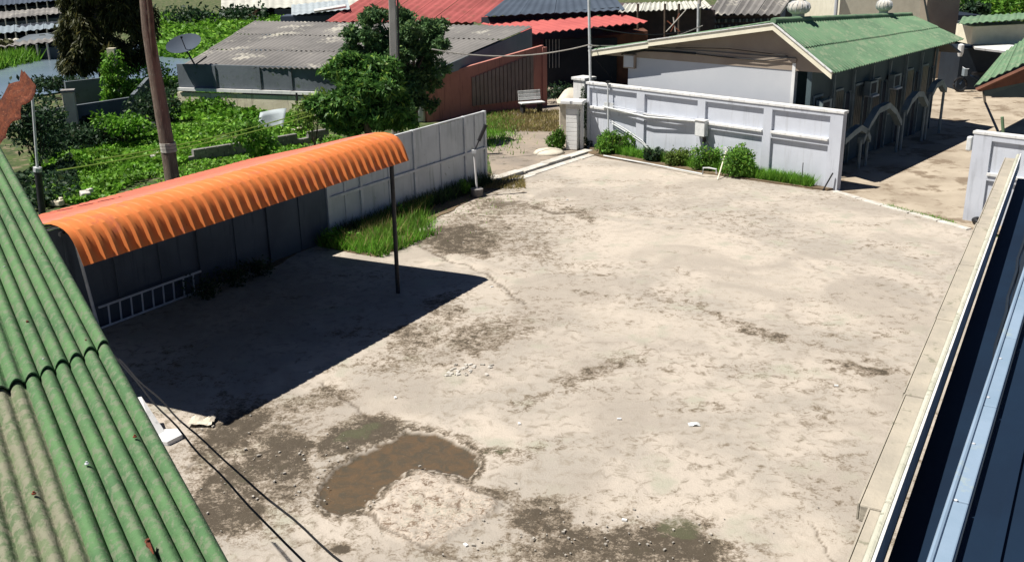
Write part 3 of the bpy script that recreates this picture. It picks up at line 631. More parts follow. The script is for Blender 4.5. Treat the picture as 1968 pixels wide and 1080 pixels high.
pb = G(765, 563); link('post', MB().tube([pb, PD(752, 308, pb.y)], .042, 10), M['darkpost'], cp, smooth=60)
lb = FF.P(FF.hit(185,632)[0], -.08, 0); link('post', MB().tube([lb, G(137, 432, 2.55) if False else PD(136, 432, lb.y-.3)], .03, 8), M['frame'], cp, smooth=60)
for s_ in (.1, CL*.25, CL*.5, CL*.75, CL-.5):
    link('rafter', MB().tube([e1+ud*s_+pd*t+V((0,0,z-2.6-.05)) for t, z in prof[1:]], .02, 6), M['darkpost'], cp)
for t, z in ((.40,2.93),(3.2,2.33)): link('beam', MB().tube([e1+pd*t+V((0,0,z-2.6)), e1+ud*(CL-.05)+pd*t+V((0,0,z-2.6))], .03, 6), M['darkpost'], cp)
# ladder on its side
l0 = FF.P(FF.hit(190,630)[0], -.14, 0); l1 = FF.P(FF.hit(376,562)[0], -.14, 0)
ld = thing('ladder', 'aluminium ladder lying on its edge against the fence under the carport', 'ladder', l0)
FL = Frame(l0, l1); hz = .44
for zz, t in ((.04,.0),(hz,.06)): link('rail', MB().tube([FL.P(-.05, t*.5, zz), FL.P(FL.L+.05, t*.5, zz)], .022, 6), M['alu'], ld)
for k in range(9): a = FL.L*(k+.6)/9.2; link('rung', MB().tube([FL.P(a, 0, .04), FL.P(a, .03, hz)], .016, 6), M['alu'], ld)
tag(link('pipe_bundle', MB().tube([FL.P(1.1,-.25,.03), FL.P(1.55,-.25,.03)], .03, 6).tube([FL.P(2.0,-.2,.03), FL.P(2.6,-.2,.03)], .03, 6), M['cream']), 'short cream pipe offcuts lying along the lower ladder rail', 'pipes')

# ================================================================ NEAR GREEN ROOF (left foreground)
B_ = G(445, 1080, 4.4); A_ = G(11, 300, 5.0); dn = (B_-A_).normalized(); Lr = (B_-A_).length
s1 = None
def planehit(x, y, N, o):
    r = ray(x, y); c = V((0, 0, CAM_H)); return c+r*((o-c).dot(N)/r.dot(N))
hz_ = V((dn.y, -dn.x, 0)).normalized()*-1   # horizontal, to the left of the verge
hz_ = V((-dn.y, dn.x, 0)).normalized(); hz_ = hz_ if hz_.x < 0 else -hz_
Nn = dn.cross(hz_).normalized(); Nn = Nn if Nn.z > 0 else -Nn
sA = planehit(190, 665, Nn, A_); sB = planehit(15, 745, Nn, A_)
skew = (sB-sA).dot(dn)/(sB-sA).dot(hz_)      # sheet ends run at a slant
kseam = (sA-A_).dot(dn)
nr = thing('neighbour_roof', 'weathered green corrugated roof of the nearest building in the lower left corner', 'roof', (A_.x, A_.y, 2.4))
cp_ = .0715; per = 6
def near_sheet(k0, k1, c0, ncor, m, lift, amp=.023, phase=0):
    def fn(u, v):
        a = (c0+u*ncor)*cp_; k = k0+(k1-k0)*v+skew*a
        wv = amp*(abs(math.sin(math.pi*(c0+u*ncor)+0.0))**.65*2-1)
        return A_+dn*k+hz_*a+Nn*(wv+lift+ .004*mn.noise(V((a*3, k, 1))))
    link('corrugated_sheet', MB().profile(fn, ncor*10, 14, .008), M[m], nr, smooth=50)
for ci, (c0, nc) in enumerate(((0,6),(5.96,12),(17.92,12))):
    near_sheet(-.35, kseam, c0, nc, 'green', .016+ci*.003)
    near_sheet(kseam-.10, Lr+1.2, c0, nc, 'green' if ci == 0 else 'green_old', -.003-ci*.004)
for x, y in ((55,632),(287,1055)):
    p = planehit(x, y, Nn, A_)+Nn*.035; link('rust_bolt', MB().tube([p-Nn*.03, p+Nn*.012], [.012,.006], 8).tube([p-dn*.015-Nn*.006, p+dn*.07-Nn*.006], [.011,.002], 6), M['rust'], nr)
for k, c_i in [(kk, cc) for kk in (-.07, -1.3, .9) for cc in range(1, 16, 3)]:
    a_ = (c_i+.5)*cp_; p = A_+dn*(kseam+k+skew*a_)+hz_*a_+Nn*.030; link('roof_bolt', MB().lathe(p, [(.009,0),(.009,.004),(.004,.006),(.004,.012)], 8), M['rust' if c_i % 2 else 'alu'], nr)
for k in (-kseam+.1, 0, 1.6):
    q0, q1 = A_+dn*(kseam+k)+hz_*.1-Nn*.05, A_+dn*(kseam+k)+hz_*2.2-Nn*.05
    link('purlin', MB().tube([q0, q1], .03, 6), M['darkpost'], nr); link('post', MB().tube([q1, (q1.x, q1.y, 0)], .04, 8), M['darkpost'], nr)
# white cistern bits by the wall
wb = G(332, 840, 0)
tag(link('broken_slab', MB().poly([(wb.x-.28,wb.y-.2),(wb.x+.02,wb.y-.26),(wb.x+.16,wb.y-.05),(wb.x+.05,wb.y+.14),(wb.x-.22,wb.y+.12)], .0, .07), M['white'], bevel=.01), 'flat broken white slab lying beside the green roof edge', 'broken slab')
tag(link('paper_scrap', MB().profile(lambda u, v: (wb.x+.12+u*.35, wb.y+.28+v*.25, .05+.05*mn.noise(V((u*3, v*3, 5)))), 6, 6, .004), M['cloth']), 'crumpled cream sack just behind the white box', 'sack')
p = G(285, 790, .3); tag(link('plank', MB().slab([G(250,765,.45), G(272,762,.45), G(318,830,.06), G(296,842,.06)], .03), M['white']), 'white board leaning by the green roof edge', 'board')
# black cables
for (x0, y0, x1, y1, lab) in ((205,665,600,1095,'left of the two black cables crossing the lower left of the yard'),(228,690,672,1090,'right of the two black cables crossing the lower left of the yard')):
    a = PD(x0, y0, 9.5); b2 = PD(x1, y1, 5.2); pts = []
    for k in range(25):
        t = k/24; p = a.lerp(b2, t); p.z -= .10*4*t*(1-t)*.6; p.x += .008*math.sin(t*23+x0); p.z += .008*math.sin(t*31); pts.append(p)
    tag(link('cable', MB().tube(pts, .009, 6), M['wire']), lab, 'cable', 'black cables over the yard')

# ================================================================ NEAR RIGHT GUTTER
z3 = 3.0; pA = G(1679,1074,z3); pB = G(1913,430,z3); FG = Frame(pA, pB)   # s away from camera, +t to the right
gu = thing('parapet_gutter', 'weathered pale concrete parapet and dark gutter of the near building on the right', 'gutter', (pA.x, pA.y, z3))
s0, s1_ = -2.5, FG.L+4.5; so_ = [FG.hit(x, y)[0] for x, y in ((1679,1074),)][0]
# outer ledge, in lengths with open joints and small shifts
tl = -.21; cuts = [-2.5, .62, 2.5, 4.4, 6.3, 8.2, 10.2, s1_]
for i in range(len(cuts)-1):
    off = .08 if i == 0 else random.uniform(-.01,.01)
    link('ledge', MB().fb(FG, cuts[i]+.012, cuts[i+1]-.012, tl+off, -.055, z3-.16, z3-.03), M['slabtop'], gu, bevel=.012)
    link('outer_edge', MB().fb(FG, cuts[i]+.012, cuts[i+1]-.012, tl+off-.012, tl+off-.001, z3-.15, z3-.024), M['slabtop'], gu)
    link('rim', MB().fb(FG, cuts[i]+.006, cuts[i+1]-.006, -.05, .0, z3-.16, z3+.05), M['ledge'], gu, bevel=.02)
link('white_lip', MB().fb(FG, s0, s1_, .002, .02, z3-.2, z3+.055), M['white'], gu)
link('channel_floor', MB().fb(FG, s0, s1_, .02, .45, z3-.42, z3-.36), M['navy'], gu)
link('channel_wall', MB().fb(FG, s0, s1_, -.16, -.04, z3-.6, z3-.17), M['concrete'], gu)
link('slate_strip', MB().hexa([FG.P(s0,.36,z3-.3), FG.P(s1_,.36,z3-.3), FG.P(s1_,1.6,z3+.05), FG.P(s0,1.6,z3+.05)][::-1], [FG.P(s0,.36,z3-.26), FG.P(s1_,.36,z3-.26), FG.P(s1_,1.6,z3+.1), FG.P(s0,1.6,z3+.1)][::-1]), M['slate'], gu)
link('flashing', MB().tube([FG.P(s0+k*.5, .34+.012*math.sin(k*2.1), z3-.24) for k in range(int((s1_-s0)/.5)+1)], .018, 6), M['slate'], gu)
bwall = thing('near_building', 'near building wall under the parapet gutter at the lower right', 'building', (pA.x+.5, pA.y, 0))
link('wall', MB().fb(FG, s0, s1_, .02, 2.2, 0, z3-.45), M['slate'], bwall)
# blue fascia nearer the camera
zb = 4.3; qA = G(1787,1080,zb); qB = G(1884.7,780,zb); FBl = Frame(qA, qB)
wid = (G(1837,1080,zb)-qA).length*.75
bf = thing('blue_fascia', 'light blue painted steel fascia of the near roof at the right edge', 'fascia', (qA.x, qA.y, zb))
sB0, sB1 = -1.5, 6.5
for k in range(8): a = sB0+k; link('fascia_length', MB().fb(FBl, a+.004, a+.996, 0, wid, zb-.04, zb), M['bluefascia'], bf, bevel=.006)
link('edge_bead', MB().tube([FBl.P(sB0,0,zb+.004), FBl.P(sB1,0,zb+.004)], .012, 8), M['bluefascia'], bf)
link('deck', MB().fb(FBl, sB0, sB1, wid+.002, 1.5, zb-.12, zb-.07), M['navy'], bf)
for k in range(9): link('deck_rib', MB().fb(FBl, sB0, sB1, wid+.12+k*.14, wid+.15+k*.14, zb-.069, zb-.045), M['navy'], bf)
for k in range(6): link('screw', MB().lathe(FBl.P(-.6+k*.55, wid*.3, zb), [(.008,0),(.008,.004),(.003,.007)], 8), M['alu'], bf)

# ================================================================ LONG GREEN-ROOFED HOUSE
zE = 3.05
hl = G(1133,99,zE); hr = G(1600,140,zE); FH = Frame(hl, hr)       # gable plane, s left->right, +t towards the yard
ap_s, ap_z = FH.hit(1487, 46)
dback = -FH.n                                                  # into the scene
hs = thing('long_house', 'long grey single-storey house with a green corrugated gable roof and cream bargeboards', 'house', hl)
Lh = (G(1843,78,zE)-hr).length; 
bdir = (G(1843,78,zE)-hr).normalized()
def HP(s_, back, z): q = FH.P(s_, 0, z); return q+bdir*back
_q = HP(ap_s, Lh, 0); _r = ray(984+FPX*0+0, 0)
def ycoord(p): d = p-V((0,0,CAM_H)); return 540-FPX*d.dot(U_)/d.dot(F_)
KR = 0.0
while ycoord(HP(ap_s, Lh, ap_z-KR*Lh)) < 33 and KR < .08: KR += .001
wl_s = FH.hit(1195,150)[0]; wr_s = FH.hit(1516,170)[0]; insetb = .35
slR = (ap_z-zE)/(FH.L-ap_s); slL = (ap_z-zE)/ap_s
# gable wall and tympanum
zt = FH.hit(1515, 113, -insetb)[1]
link('gable_wall', MB().hexa([HP(wl_s,insetb,0),HP(wr_s,insetb,0),HP(wr_s,insetb+.15,0),HP(wl_s,insetb+.15,0)], [HP(wl_s,insetb,zt),HP(wr_s,insetb,zt),HP(wr_s,insetb+.15,zt),HP(wl_s,insetb+.15,zt)]), M['gable'], hs)
ty = MB(); a = [(.1, zE-.14+.1*slL), (ap_s, ap_z-.14), (FH.L-.1, zE-.14+.1*slR)]
ty.add([HP(s_, insetb-.02, z) for s_, z in a]+[HP(s_, insetb+.1, z) for s_, z in a], [(0,2,1),(3,4,5),(0,1,4,3),(1,2,5,4),(2,0,3,5)]); link('tympanum', ty, M['gabletop'], hs)
link('gable_trim', MB().hexa([HP(wl_s+.1,insetb-.06,zt-.10),HP(wr_s+.02,insetb-.06,zt-.10),HP(wr_s+.02,insetb-.021,zt-.10),HP(wl_s+.1,insetb-.021,zt-.10)], [HP(wl_s+.1,insetb-.06,zt+.02),HP(wr_s+.02,insetb-.06,zt+.02),HP(wr_s+.02,insetb-.021,zt+.02),HP(wl_s+.1,insetb-.021,zt+.02)]), M['gabletop'], hs)
link('corner_board', MB().hexa([HP(wr_s-.1,insetb-.03,0),HP(wr_s,insetb-.03,0),HP(wr_s,insetb-.002,0),HP(wr_s-.1,insetb-.002,0)], [HP(wr_s-.1,insetb-.03,zt-.11),HP(wr_s,insetb-.03,zt-.11),HP(wr_s,insetb-.002,zt-.11),HP(wr_s-.1,insetb-.002,zt-.11)]), M['white'], hs)
# bargeboards
def barge(sa, za, sb, zb_, th_=.17):
    link('bargeboard', MB().hexa([HP(sa,-.05,za-th_),HP(sb,-.05,zb_-th_),HP(sb,-.01,zb_-th_),HP(sa,-.01,za-th_)], [HP(sa,-.05,za),HP(sb,-.05,zb_),HP(sb,-.01,zb_),HP(sa,-.01,za)]), M['cream'], hs)
    link('barge_cap', MB().hexa([HP(sa,-.08,za+.002),HP(sb,-.08,zb_+.002),HP(sb,.06,zb_+.002),HP(sa,.06,za+.002)], [HP(sa,-.08,za+.03),HP(sb,-.08,zb_+.03),HP(sb,.06,zb_+.03),HP(sa,.06,za+.03)]), M['white'], hs)
barge(0, zE, ap_s*.36, zE+slL*ap_s*.36); barge(ap_s*.36, zE+slL*ap_s*.36+.05, ap_s, ap_z); barge(ap_s, ap_z, FH.L, zE)
# roof sheets, two courses per slope
Lt = Lh+.3; ncol = 8; rw_ = Lt/ncol
for side_ in ('R', 'L'):
    for j in range(2):
        for i in range(ncol):
            b0 = i*rw_; lift = .03*(1-j)+.004*(i % 2)
            def fn(u, v, b0=b0, j=j, lift=lift):
                bb = b0+u*(rw_+.03); k = (j+v*(1.06 if j == 0 else 1))/2
                rz_ = ap_z-KR*bb
                if side_ == 'R': s_ = ap_s+(FH.L+.06-ap_s)*k; z = rz_-(rz_-zE)*(s_-ap_s)/(FH.L-ap_s)
                else: s_ = ap_s*(1-k); z = zE+(rz_-zE)*s_/ap_s
                return HP(s_, bb, z+.035+lift+.022*math.sin(bb*2*math.pi/.177)+.012*mn.noise(V((bb*.5, s_, 3))))
            link('roof_sheet', MB().profile(fn, int(rw_/.177*6), 3, .012), M['green_far'], hs, smooth=60)
rg = MB()
rg.tube([HP(ap_s, -.05+k*.5, ap_z-KR*k*.5+.07+.008*(k % 2)) for k in range(int(Lt/.5)+1)], .09, 8); link('ridge_cap', rg, M['green_far'], hs, smooth=60)
# side wall + far end
sw = FH.L-.75
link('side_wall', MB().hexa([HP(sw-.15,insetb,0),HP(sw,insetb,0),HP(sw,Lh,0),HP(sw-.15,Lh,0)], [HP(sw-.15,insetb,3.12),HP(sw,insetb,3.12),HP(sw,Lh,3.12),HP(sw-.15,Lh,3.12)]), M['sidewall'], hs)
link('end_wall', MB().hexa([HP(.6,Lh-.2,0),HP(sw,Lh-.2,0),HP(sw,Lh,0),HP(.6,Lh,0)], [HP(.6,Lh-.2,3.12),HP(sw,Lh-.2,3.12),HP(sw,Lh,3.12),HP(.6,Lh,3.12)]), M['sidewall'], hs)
link('end_parapet', MB().hexa([HP(ap_s+.3,Lh+.3,2.6),HP(FH.L,Lh+.3,2.6),HP(FH.L,Lh+.5,2.6),HP(ap_s+.3,Lh+.5,2.6)], [HP(ap_s+.3,Lh+.3,ap_z+.35),HP(FH.L-1.2,Lh+.3,3.4),HP(FH.L-1.2,Lh+.5,3.4),HP(ap_s+.3,Lh+.5,ap_z+.35)]), M['gabletop'], hs)
def sidebox(name, b0, b1, z0, z1, t0, t1, m, par=hs): return link(name, MB().hexa([HP(sw+t0,b0,z0),HP(sw+t1,b0,z0),HP(sw+t1,b1,z0),HP(sw+t0,b1,z0)], [HP(sw+t0,b0,z1),HP(sw+t1,b0,z1),HP(sw+t1,b1,z1),HP(sw+t0,b1,z1)]), M[m], par)
nb = 7; bl = (Lh-insetb)/nb
for i in range(nb):
    o_ = insetb+i*bl
    wn = sidebox('window', o_+.12*bl, o_+.52*bl, 1.0, 2.3, .005, .05, 'trim')
    for k in range(4):
        u0 = o_+.14*bl+k*.095*bl; sidebox('pane', u0, u0+.08*bl, 1.06, 2.24, .051, .06, 'glass', wn)
    dr = sidebox('door', o_+.62*bl, o_+.86*bl, 0, 2.1, .005, .045, 'slate'); sidebox('door_frame', o_+.60*bl, o_+.618*bl, 0, 2.16, .005, .07, 'trim', dr); sidebox('door_frame', o_+.862*bl, o_+.88*bl, 0, 2.16, .005, .07, 'trim', dr)
    sidebox('downpipe', o_+.93*bl, o_+.96*bl, 0, 2.75, .05, .12, 'trim')
FSd = Frame(HP(sw+.7,0,0), HP(sw+.7,Lh,0))
for arc in ([(1619,266),(1639,248),(1651,240),(1662,247),(1668,262)], [(1655,265),(1668,235),(1685,207),(1705,197),(1718,210),(1728,232)], [(1738,212),(1748,190),(1760,176),(1770,176),(1779,196)], [(1787,178),(1796,160),(1806,153),(1815,168)]):
    pp_ = [FSd.hit(x, y) for x, y in arc]; ab = MB()
    for (sa1, za1), (sb1, zb1) in zip(pp_[:-1], pp_[1:]):
        za1 = max(za1, .12); zb1 = max(zb1, .12); ab.hexa([FSd.P(a, t, z-.17) for a, t, z in ((sa1,.10,za1),(sb1,.10,zb1),(sb1,-.10,zb1),(sa1,-.10,za1))], [FSd.P(a, t, z) for a, t, z in ((sa1,.10,za1),(sb1,.10,zb1),(sb1,-.10,zb1),(sa1,-.10,za1))])
    for a, z in (pp_[0], pp_[-1]): ab.tube([FSd.P(a, 0, 0), FSd.P(a, 0, max(z-.06, .1))], .045, 6)
    link('arched_stair_side', ab, M['trim'], hs)
def acu(i, b0, z0, lab, s_=1.):
    t = thing('air_conditioner', lab, 'air conditioner', HP(sw+.1,b0,z0), 'air conditioners on the long house')
    sidebox('casing', b0, b0+.62, z0, z0+.42, .075, .27, 'trim', t); sidebox('grille', b0+.08, b0+.46, z0+.06, z0+.36, .271, .28, 'slate', t); sidebox('bracket', b0+.1, b0+.6*s_, z0-.05, z0-.001, .06, .34, 'frame', t)
acu(0, insetb+.25, 1.75, 'air conditioner just round the front corner of the long house'); acu(1, insetb+bl*2.55, 1.9, 'air conditioner half way along the shaded house side'); acu(2, insetb+bl*3.9, 1.9, 'air conditioner farther along the shaded house side')
# electrics on the gable
s_, z_ = FH.hit(1215,118,-insetb); Q = lambda s, b, z: HP(s, insetb-b, z)
eb = thing('switch_box', 'cream switch box on the left of the grey gable wall', 'switch box', Q(s_,0,z_))
link('casing', MB().hexa([Q(s_-.25,.12,z_-.22),Q(s_+.22,.12,z_-.22),Q(s_+.22,.002,z_-.22),Q(s_-.25,.002,z_-.22)], [Q(s_-.25,.12,z_+.22),Q(s_+.22,.12,z_+.22),Q(s_+.22,.002,z_+.22),Q(s_-.25,.002,z_+.22)]), M['gabletop'], eb, bevel=.01)
link('door', MB().hexa([Q(s_-.21,.135,z_-.18),Q(s_+.18,.135,z_-.18),Q(s_+.18,.121,z_-.18),Q(s_-.21,.121,z_-.18)], [Q(s_-.21,.135,z_+.18),Q(s_+.18,.135,z_+.18),Q(s_+.18,.121,z_+.18),Q(s_-.21,.121,z_+.18)]), M['gable'], eb, bevel=.005)
def gcable(px, lab, r=.012):
    pts = []
    for x, y in px: a, z = FH.hit(x, y, -insetb+.09); pts.append(Q(a, .09, z))
    tag(link('cable', MB().tube(pts, r, 6), M['wire']), lab, 'cable')
gcable([(1196,105),(1240,98),(1290,100),(1338,104)], 'thick dark cable along the top left of the grey gable wall', .03)
gcable([(1338,104),(1370,108),(1420,113),(1470,117),(1515,112)], 'dark cable sagging across the right half of the gable wall', .015)
gcable([(1300,92),(1400,94),(1515,108)], 'thin dark cable just under the taupe gable board', .012)
# turbine vents
def vent(px, py, lab, sc):
    s2 = ap_s-.15; bb = None
    for k in range(400):
        p = HP(s2, k*.05, ap_z+.05-KR*k*.05); d = p-V((0,0,CAM_H)); 
        x = 984+FPX*d.dot(R_)/d.dot(F_)
        if x > px: break
    t = thing('turbine_vent', lab, 'roof vent', p, 'turbine vents on the long house')
    link('neck', MB().lathe(p+V((0,0,-.05)), [(.19*sc,0),(.19*sc,.22)], 16), M['ledge'], t)
    link('dome', MB().lathe(p+V((0,0,.18)), [(.2*sc,0),(.31*sc,.06),(.35*sc,.17),(.31*sc,.28),(.18*sc,.35),(.03,.37)], 20), M['kerb'], t, smooth=60)
    for k in range(14):
        a = k*2*math.pi/14; link('fin', MB().tube([p+V((math.cos(a+o2)*r2*sc, math.sin(a+o2)*r2*sc, .18+z2)) for r2, z2, o2 in ((.215,.01,0),(.32,.07,.08),(.36,.17,.16),(.32,.28,.24),(.19,.35,.3))], .008, 4), M['alu'], t)
vent(1533, 15, 'larger turbine vent near the front of the green roof ridge', .92); vent(1697, 18, 'smaller turbine vent farther back on the green roof ridge', .75)

# ================================================================ BACKGROUND BUILDINGS
def corr(name, q, m, parent, pitch=.2, amp=.03, nu=None, nv=2, th=.02):
    a, b, c, d = [V(p) for p in q]; Lx = (b-a).length; nu = nu or min(260, int(Lx/pitch*4))
    def fn(u, v):
        p = a.lerp(b, u).lerp(d.lerp(c, u), v); p.z += amp*math.sin(u*Lx/pitch*2*math.pi); return p
    return link(name, MB().profile(fn, nu, nv, th), M[m], parent, smooth=60)
# big low workshop with grey roof, salmon side
c_ = G(822,233); wE = 2.1
cL = G(350,214); cR = G(1045,203)
zf = PD(838,133,c_.y).z
wk = thing('workshop', 'low wide workshop with a weathered grey roof and a salmon side wall', 'workshop', c_)
F1 = Frame(cL, c_); F2 = Frame(c_, cR)
link('front_wall', MB().fb(F1, 0, F1.L-.12, -.15, 0, 1.0, F1.hit(600,130)[1]), M['ruin'], wk)
link('plinth', MB().fb(F1, -.1, F1.L-.12, -.16, .05, -.05, .78), M['buff'], wk)
link('sill_rail', MB().fb(F1, 0, F1.L-.12, -.15, .12, .86, .98), M['white'], wk)
for x in (415, 500, 560): a = F1.hit(x,160)[0]; link('wall_post', MB().fb(F1, a-.06, a+.06, .001, .06, 1.0, 1.9), M['ruin'], wk)
zr2 = PD(1018,88,cR.y).z
link('side_wall', MB().add([F2.P(0,0,-.05),F2.P(F2.L,0,-.05),F2.P(F2.L,0,zr2),F2.P(0,0,zf-.35)]+[F2.P(0,-.15,-.05),F2.P(F2.L,-.15,-.05),F2.P(F2.L,-.15,zr2),F2.P(0,-.15,zf-.35)], [(0,1,2,3),(7,6,5,4),(0,4,5,1),(1,5,6,2),(2,6,7,3),(3,7,4,0)]), M['salmon'], wk)
sa_ = F2.hit(905,130)[0]; sb_ = F2.hit(1025,120)[0]; nsl = 16
for k in range(nsl):
    a = sa_+(sb_-sa_)*k/nsl; b2 = sa_+(sb_-sa_)*(k+1)/nsl; zz = zf-.5+(zr2-zf+.2)*(k/nsl); link('shutter_slat', MB().fb(F2, a+.005, b2-.03, .005, .05, .35, min(zz, 2.35)), M['shutter'], wk)
pe = F2.P(F2.L+.05,.05,0); link('end_pilaster', MB().fb(F2, F2.L-.08, F2.L+.14, -.16, .06, -.05, F2.hit(1040,92)[1]), M['salmon'], wk)
# roof corners: front-left, front-right(verge low), back-right, back-left
r0 = PD(345,129,cL.y+.2); r1 = PD(832,134,c_.y-.6); r2 = PD(1020,54,cR.y+3.0); r3 = PD(490,43,cL.y+14)
def lerpq(u0, u1, v0, v1):
    P = lambda u, v: r0.lerp(r1, u).lerp(r3.lerp(r2, u), v); return [P(u0, v0), P(u1, v0), P(u1, v1), P(u0, v1)]
for i in range(6):
    for j in range(3): corr('roof_sheet', [p+V((0,0,.03*(j)+.006*(i % 2))) for p in lerpq(i/6, (i+1)/6+.004, j/3-.01*(j > 0), (j+1)/3)], 'roofgrey', wk, .25, .03, nu=44)
vg0 = r1+V((0,0,-.02)); vg1 = r2+V((0,0,-.02)); nf = V((.75,-.66,0))*.05
hh0 = .28; hh1 = (PD(1018,54,cR.y+3).z-PD(1018,92,cR.y+3).z)
link('verge_fascia', MB().hexa([vg0+nf*.2-V((0,0,hh0)), vg1+nf*.2-V((0,0,hh1)), vg1+nf*1.5-V((0,0,hh1)), vg0+nf*1.5-V((0,0,hh0))], [vg0+nf*.2, vg1+nf*.2, vg1+nf*1.5, vg0+nf*1.5]), M['fasciagrey'], wk)
# satellite dish on its corner
dc = PD(357,95,cL.y-.2); ds = thing('satellite_dish', 'dark mesh satellite dish at the left corner of the workshop roof', 'satellite dish', dc-V((0,0,.6)))
dm = MB(); ax = V((-.1,-.45,.9)).normalized(); ux = ax.cross(V((0,1,0))).normalized(); uy = ax.cross(ux)
vs = []; fs = []
for i in range(6):
    for k in range(20): r = .72*i/5+.001; vs.append(dc+ux*r*math.cos(k*.31416)+uy*r*math.sin(k*.31416)+ax*(.28*(i/5)**2))
for i in range(5):
    for k in range(20): fs.append((i*20+k, i*20+(k+1) % 20, (i+1)*20+(k+1) % 20, (i+1)*20+k))
dm.add(vs, fs); link('dish', dm, M['darkroof'], ds, smooth=True); link('mast', MB().tube([dc, dc+V((.25,.2,-.7))], .035, 6).tube([dc+V((.25,.2,-.65)), dc+V((.7,.4,-.35))], .03, 6), M['darkpost'], ds); link('feed', MB().tube([dc, dc+ax*.5], .02, 5).lathe(dc+ax*.5, [(.05,0),(.05,.08)], 8), M['darkpost'], ds)
# pole standing in front of the workshop
for x, yb, yt, lab in ((480,190,143,'cream post standing in front of the dark workshop wall'),):
    p = G(x, 200); tag(link('timber_post', MB().box((p.x, p.y, .95), (.16,.16,2.0)), M['buff']), lab, 'post')
p = G(505,200); tag(link('water_jar', MB().lathe((p.x,p.y,.95), [(.06,0),(.16,.1),(.14,.35),(.05,.45)], 10).box((p.x,p.y,.45), (.3,.3,1.0)), M['clear']), 'small grey figure-shaped jar on the workshop plinth', 'jar')

def block(name, label, cat, px, Y, depth, z0=0, wallm='shade', roof=None, over=.3, thick=.1, pitch=.22):
    """simple building: px = (x0, x1, ytop_left, ytop_right) of its front top edge seen at depth Y"""
    x0, x1, y0, y1 = px; a = PD(x0, y0, Y); b = PD(x1, y1, Y); t = thing(name, label, cat, ((a.x+b.x)/2, Y, 0))
    link('wall', MB().hexa([V((a.x,Y,z0)),V((b.x,Y,z0)),V((b.x,Y+depth,z0)),V((a.x,Y+depth,z0))], [a, b, V((b.x,Y+depth,b.z)), V((a.x,Y+depth,a.z))]), M[wallm], t)
    return t, a, b
def add_roof(t, pts, m, pitch=.22, amp=.03, sheets=4, name='roof_sheet'):
    """pts: front-left, front-right, back-right, back-left as (px,py,Y); split into sheets"""
    q = [PD(*p) for p in pts]
    for i in range(sheets):
        u0, u1 = i/sheets, (i+1)/sheets+.003
        corr(name, [q[0].lerp(q[1], u0)+V((0,0,.01*(i % 2))), q[0].lerp(q[1], u1)+V((0,0,.01*(i % 2))), q[3].lerp(q[2], u1)+V((0,0,.01*(i % 2))), q[3].lerp(q[2], u0)+V((0,0,.01*(i % 2)))], m, t, pitch, amp)
# red awning house right of the workshop
t, a, b = block('brick_house', 'brown brick house with a red corrugated awning and a dark slate roof', 'house', (1020,1245,88,60), 47, 7, wallm='brick')
link('doorway', MB().box((PD(1115,140,46.9).x, 46.9, 1.05), (3.4,.12,2.2)), M['shade'], t); link('grille', MB().box((PD(1062,110,46.8).x, 46.8, 1.5), (.7,.06,1.3)), M['slate'], t)
for k in range(5): link('grille_bar', MB().box((PD(1062,110,46.8).x-.3+k*.15, 46.73, 1.5), (.02,.03,1.3)), M['frame'], t)
add_roof(t, [(1020,66,45.5),(1244,43,45.5),(1190,28,49.5),(925,46,49.5)], 'pinkroof', .32, .045, 5)
link('upper_wall', MB().slab([PD(925,46,49.5), PD(1190,26,49.5), PD(1190,14,49.6), PD(925,34,49.6)], .1), M['shade'], t)
add_roof(t, [(930,32,49.0),(1200,20,49.0),(1160,-30,57),(985,-12,57)], 'darkroof', .4, .03, 4)
# red tiled roof behind the workshop
t, a, b = block('red_roofed_house', 'house with a faded red tiled roof behind the workshop and trees', 'house', (640,900,44,44), 62, 10, wallm='brick')
add_roof(t, [(625,42,61),(925,44,61),(985,-6,70),(700,-6,70)], 'redroof', .5, .05, 6)
t2 = thing('grey_shed', 'small grey shed roof with a white edge left of the red tiled roof', 'shed', G(620,40))
link('wall', MB().box(PD(620,38,66)-V((0,0,1.3)), (5,2,3.2)), M['darkroof'], t2); add_roof(t2, [(560,30,64),(672,18,64),(668,0,70),(560,10,70)], 'clear', .4, .03, 3); link('white_edge', MB().tube([PD(604,22,63.8), PD(665,12,63.8)], .12, 5), M['white'], t2)
# long pale roof building with teal shade
t, a, b = block('long_low_building', 'distant long low building with a pale roof and dark open front', 'building', (425,680,16,12), 95, 8, wallm='shade')
add_roof(t, [(425,18,93),(700,12,93),(700,-14,105),(425,-10,105)], 'whiteroof', .8, .05, 6)
for x, m_ in ((438,'white'),(478,'brick'),(545,'slate'),(580,'bluefascia')): link('opening', MB().box((PD(x,24,92.9).x, 92.9, PD(x,26,92.9).z-.3), (1.6,.2,1.2)), M[m_], t)
# pale awning + structures right of pole
t, a, b = block('brown_shed', 'dark brown shed with a pale corrugated awning behind the long house', 'shed', (1180,1375,20,20), 50, 6, wallm='brickd')
add_roof(t, [(1188,24,48.5),(1370,16,48.5),(1355,2,52),(1200,8,52)], 'whiteroof', .25, .04, 4)
for x in (1228,1280,1307,1344): link('post', MB().tube([(PD(x,60,48.2).x, 48.2, 0), PD(x-2,8,48.2)], .06, 6), M['frame' if x == 1344 else 'trunk'], t)
for k in range(4): link('clutter', MB().tube([PD(1280+k*9,62,47.8), PD(1318-k*12,20+k*7,48)], .03, 5), M['rust' if k % 2 else 'pole'], t)
t, a, b = block('block_building', 'building with a grey corrugated roof over perforated vent-block walls', 'building', (1370,1500,32,26), 52, 8, wallm='brickd')
add_roof(t, [(1362,28,50.5),(1498,29,50.5),(1520,-2,56),(1380,-2,56)], 'roofgrey', .35, .06, 3)
q0, q1 = PD(1352,24,51.9), PD(1500,33,51.9)
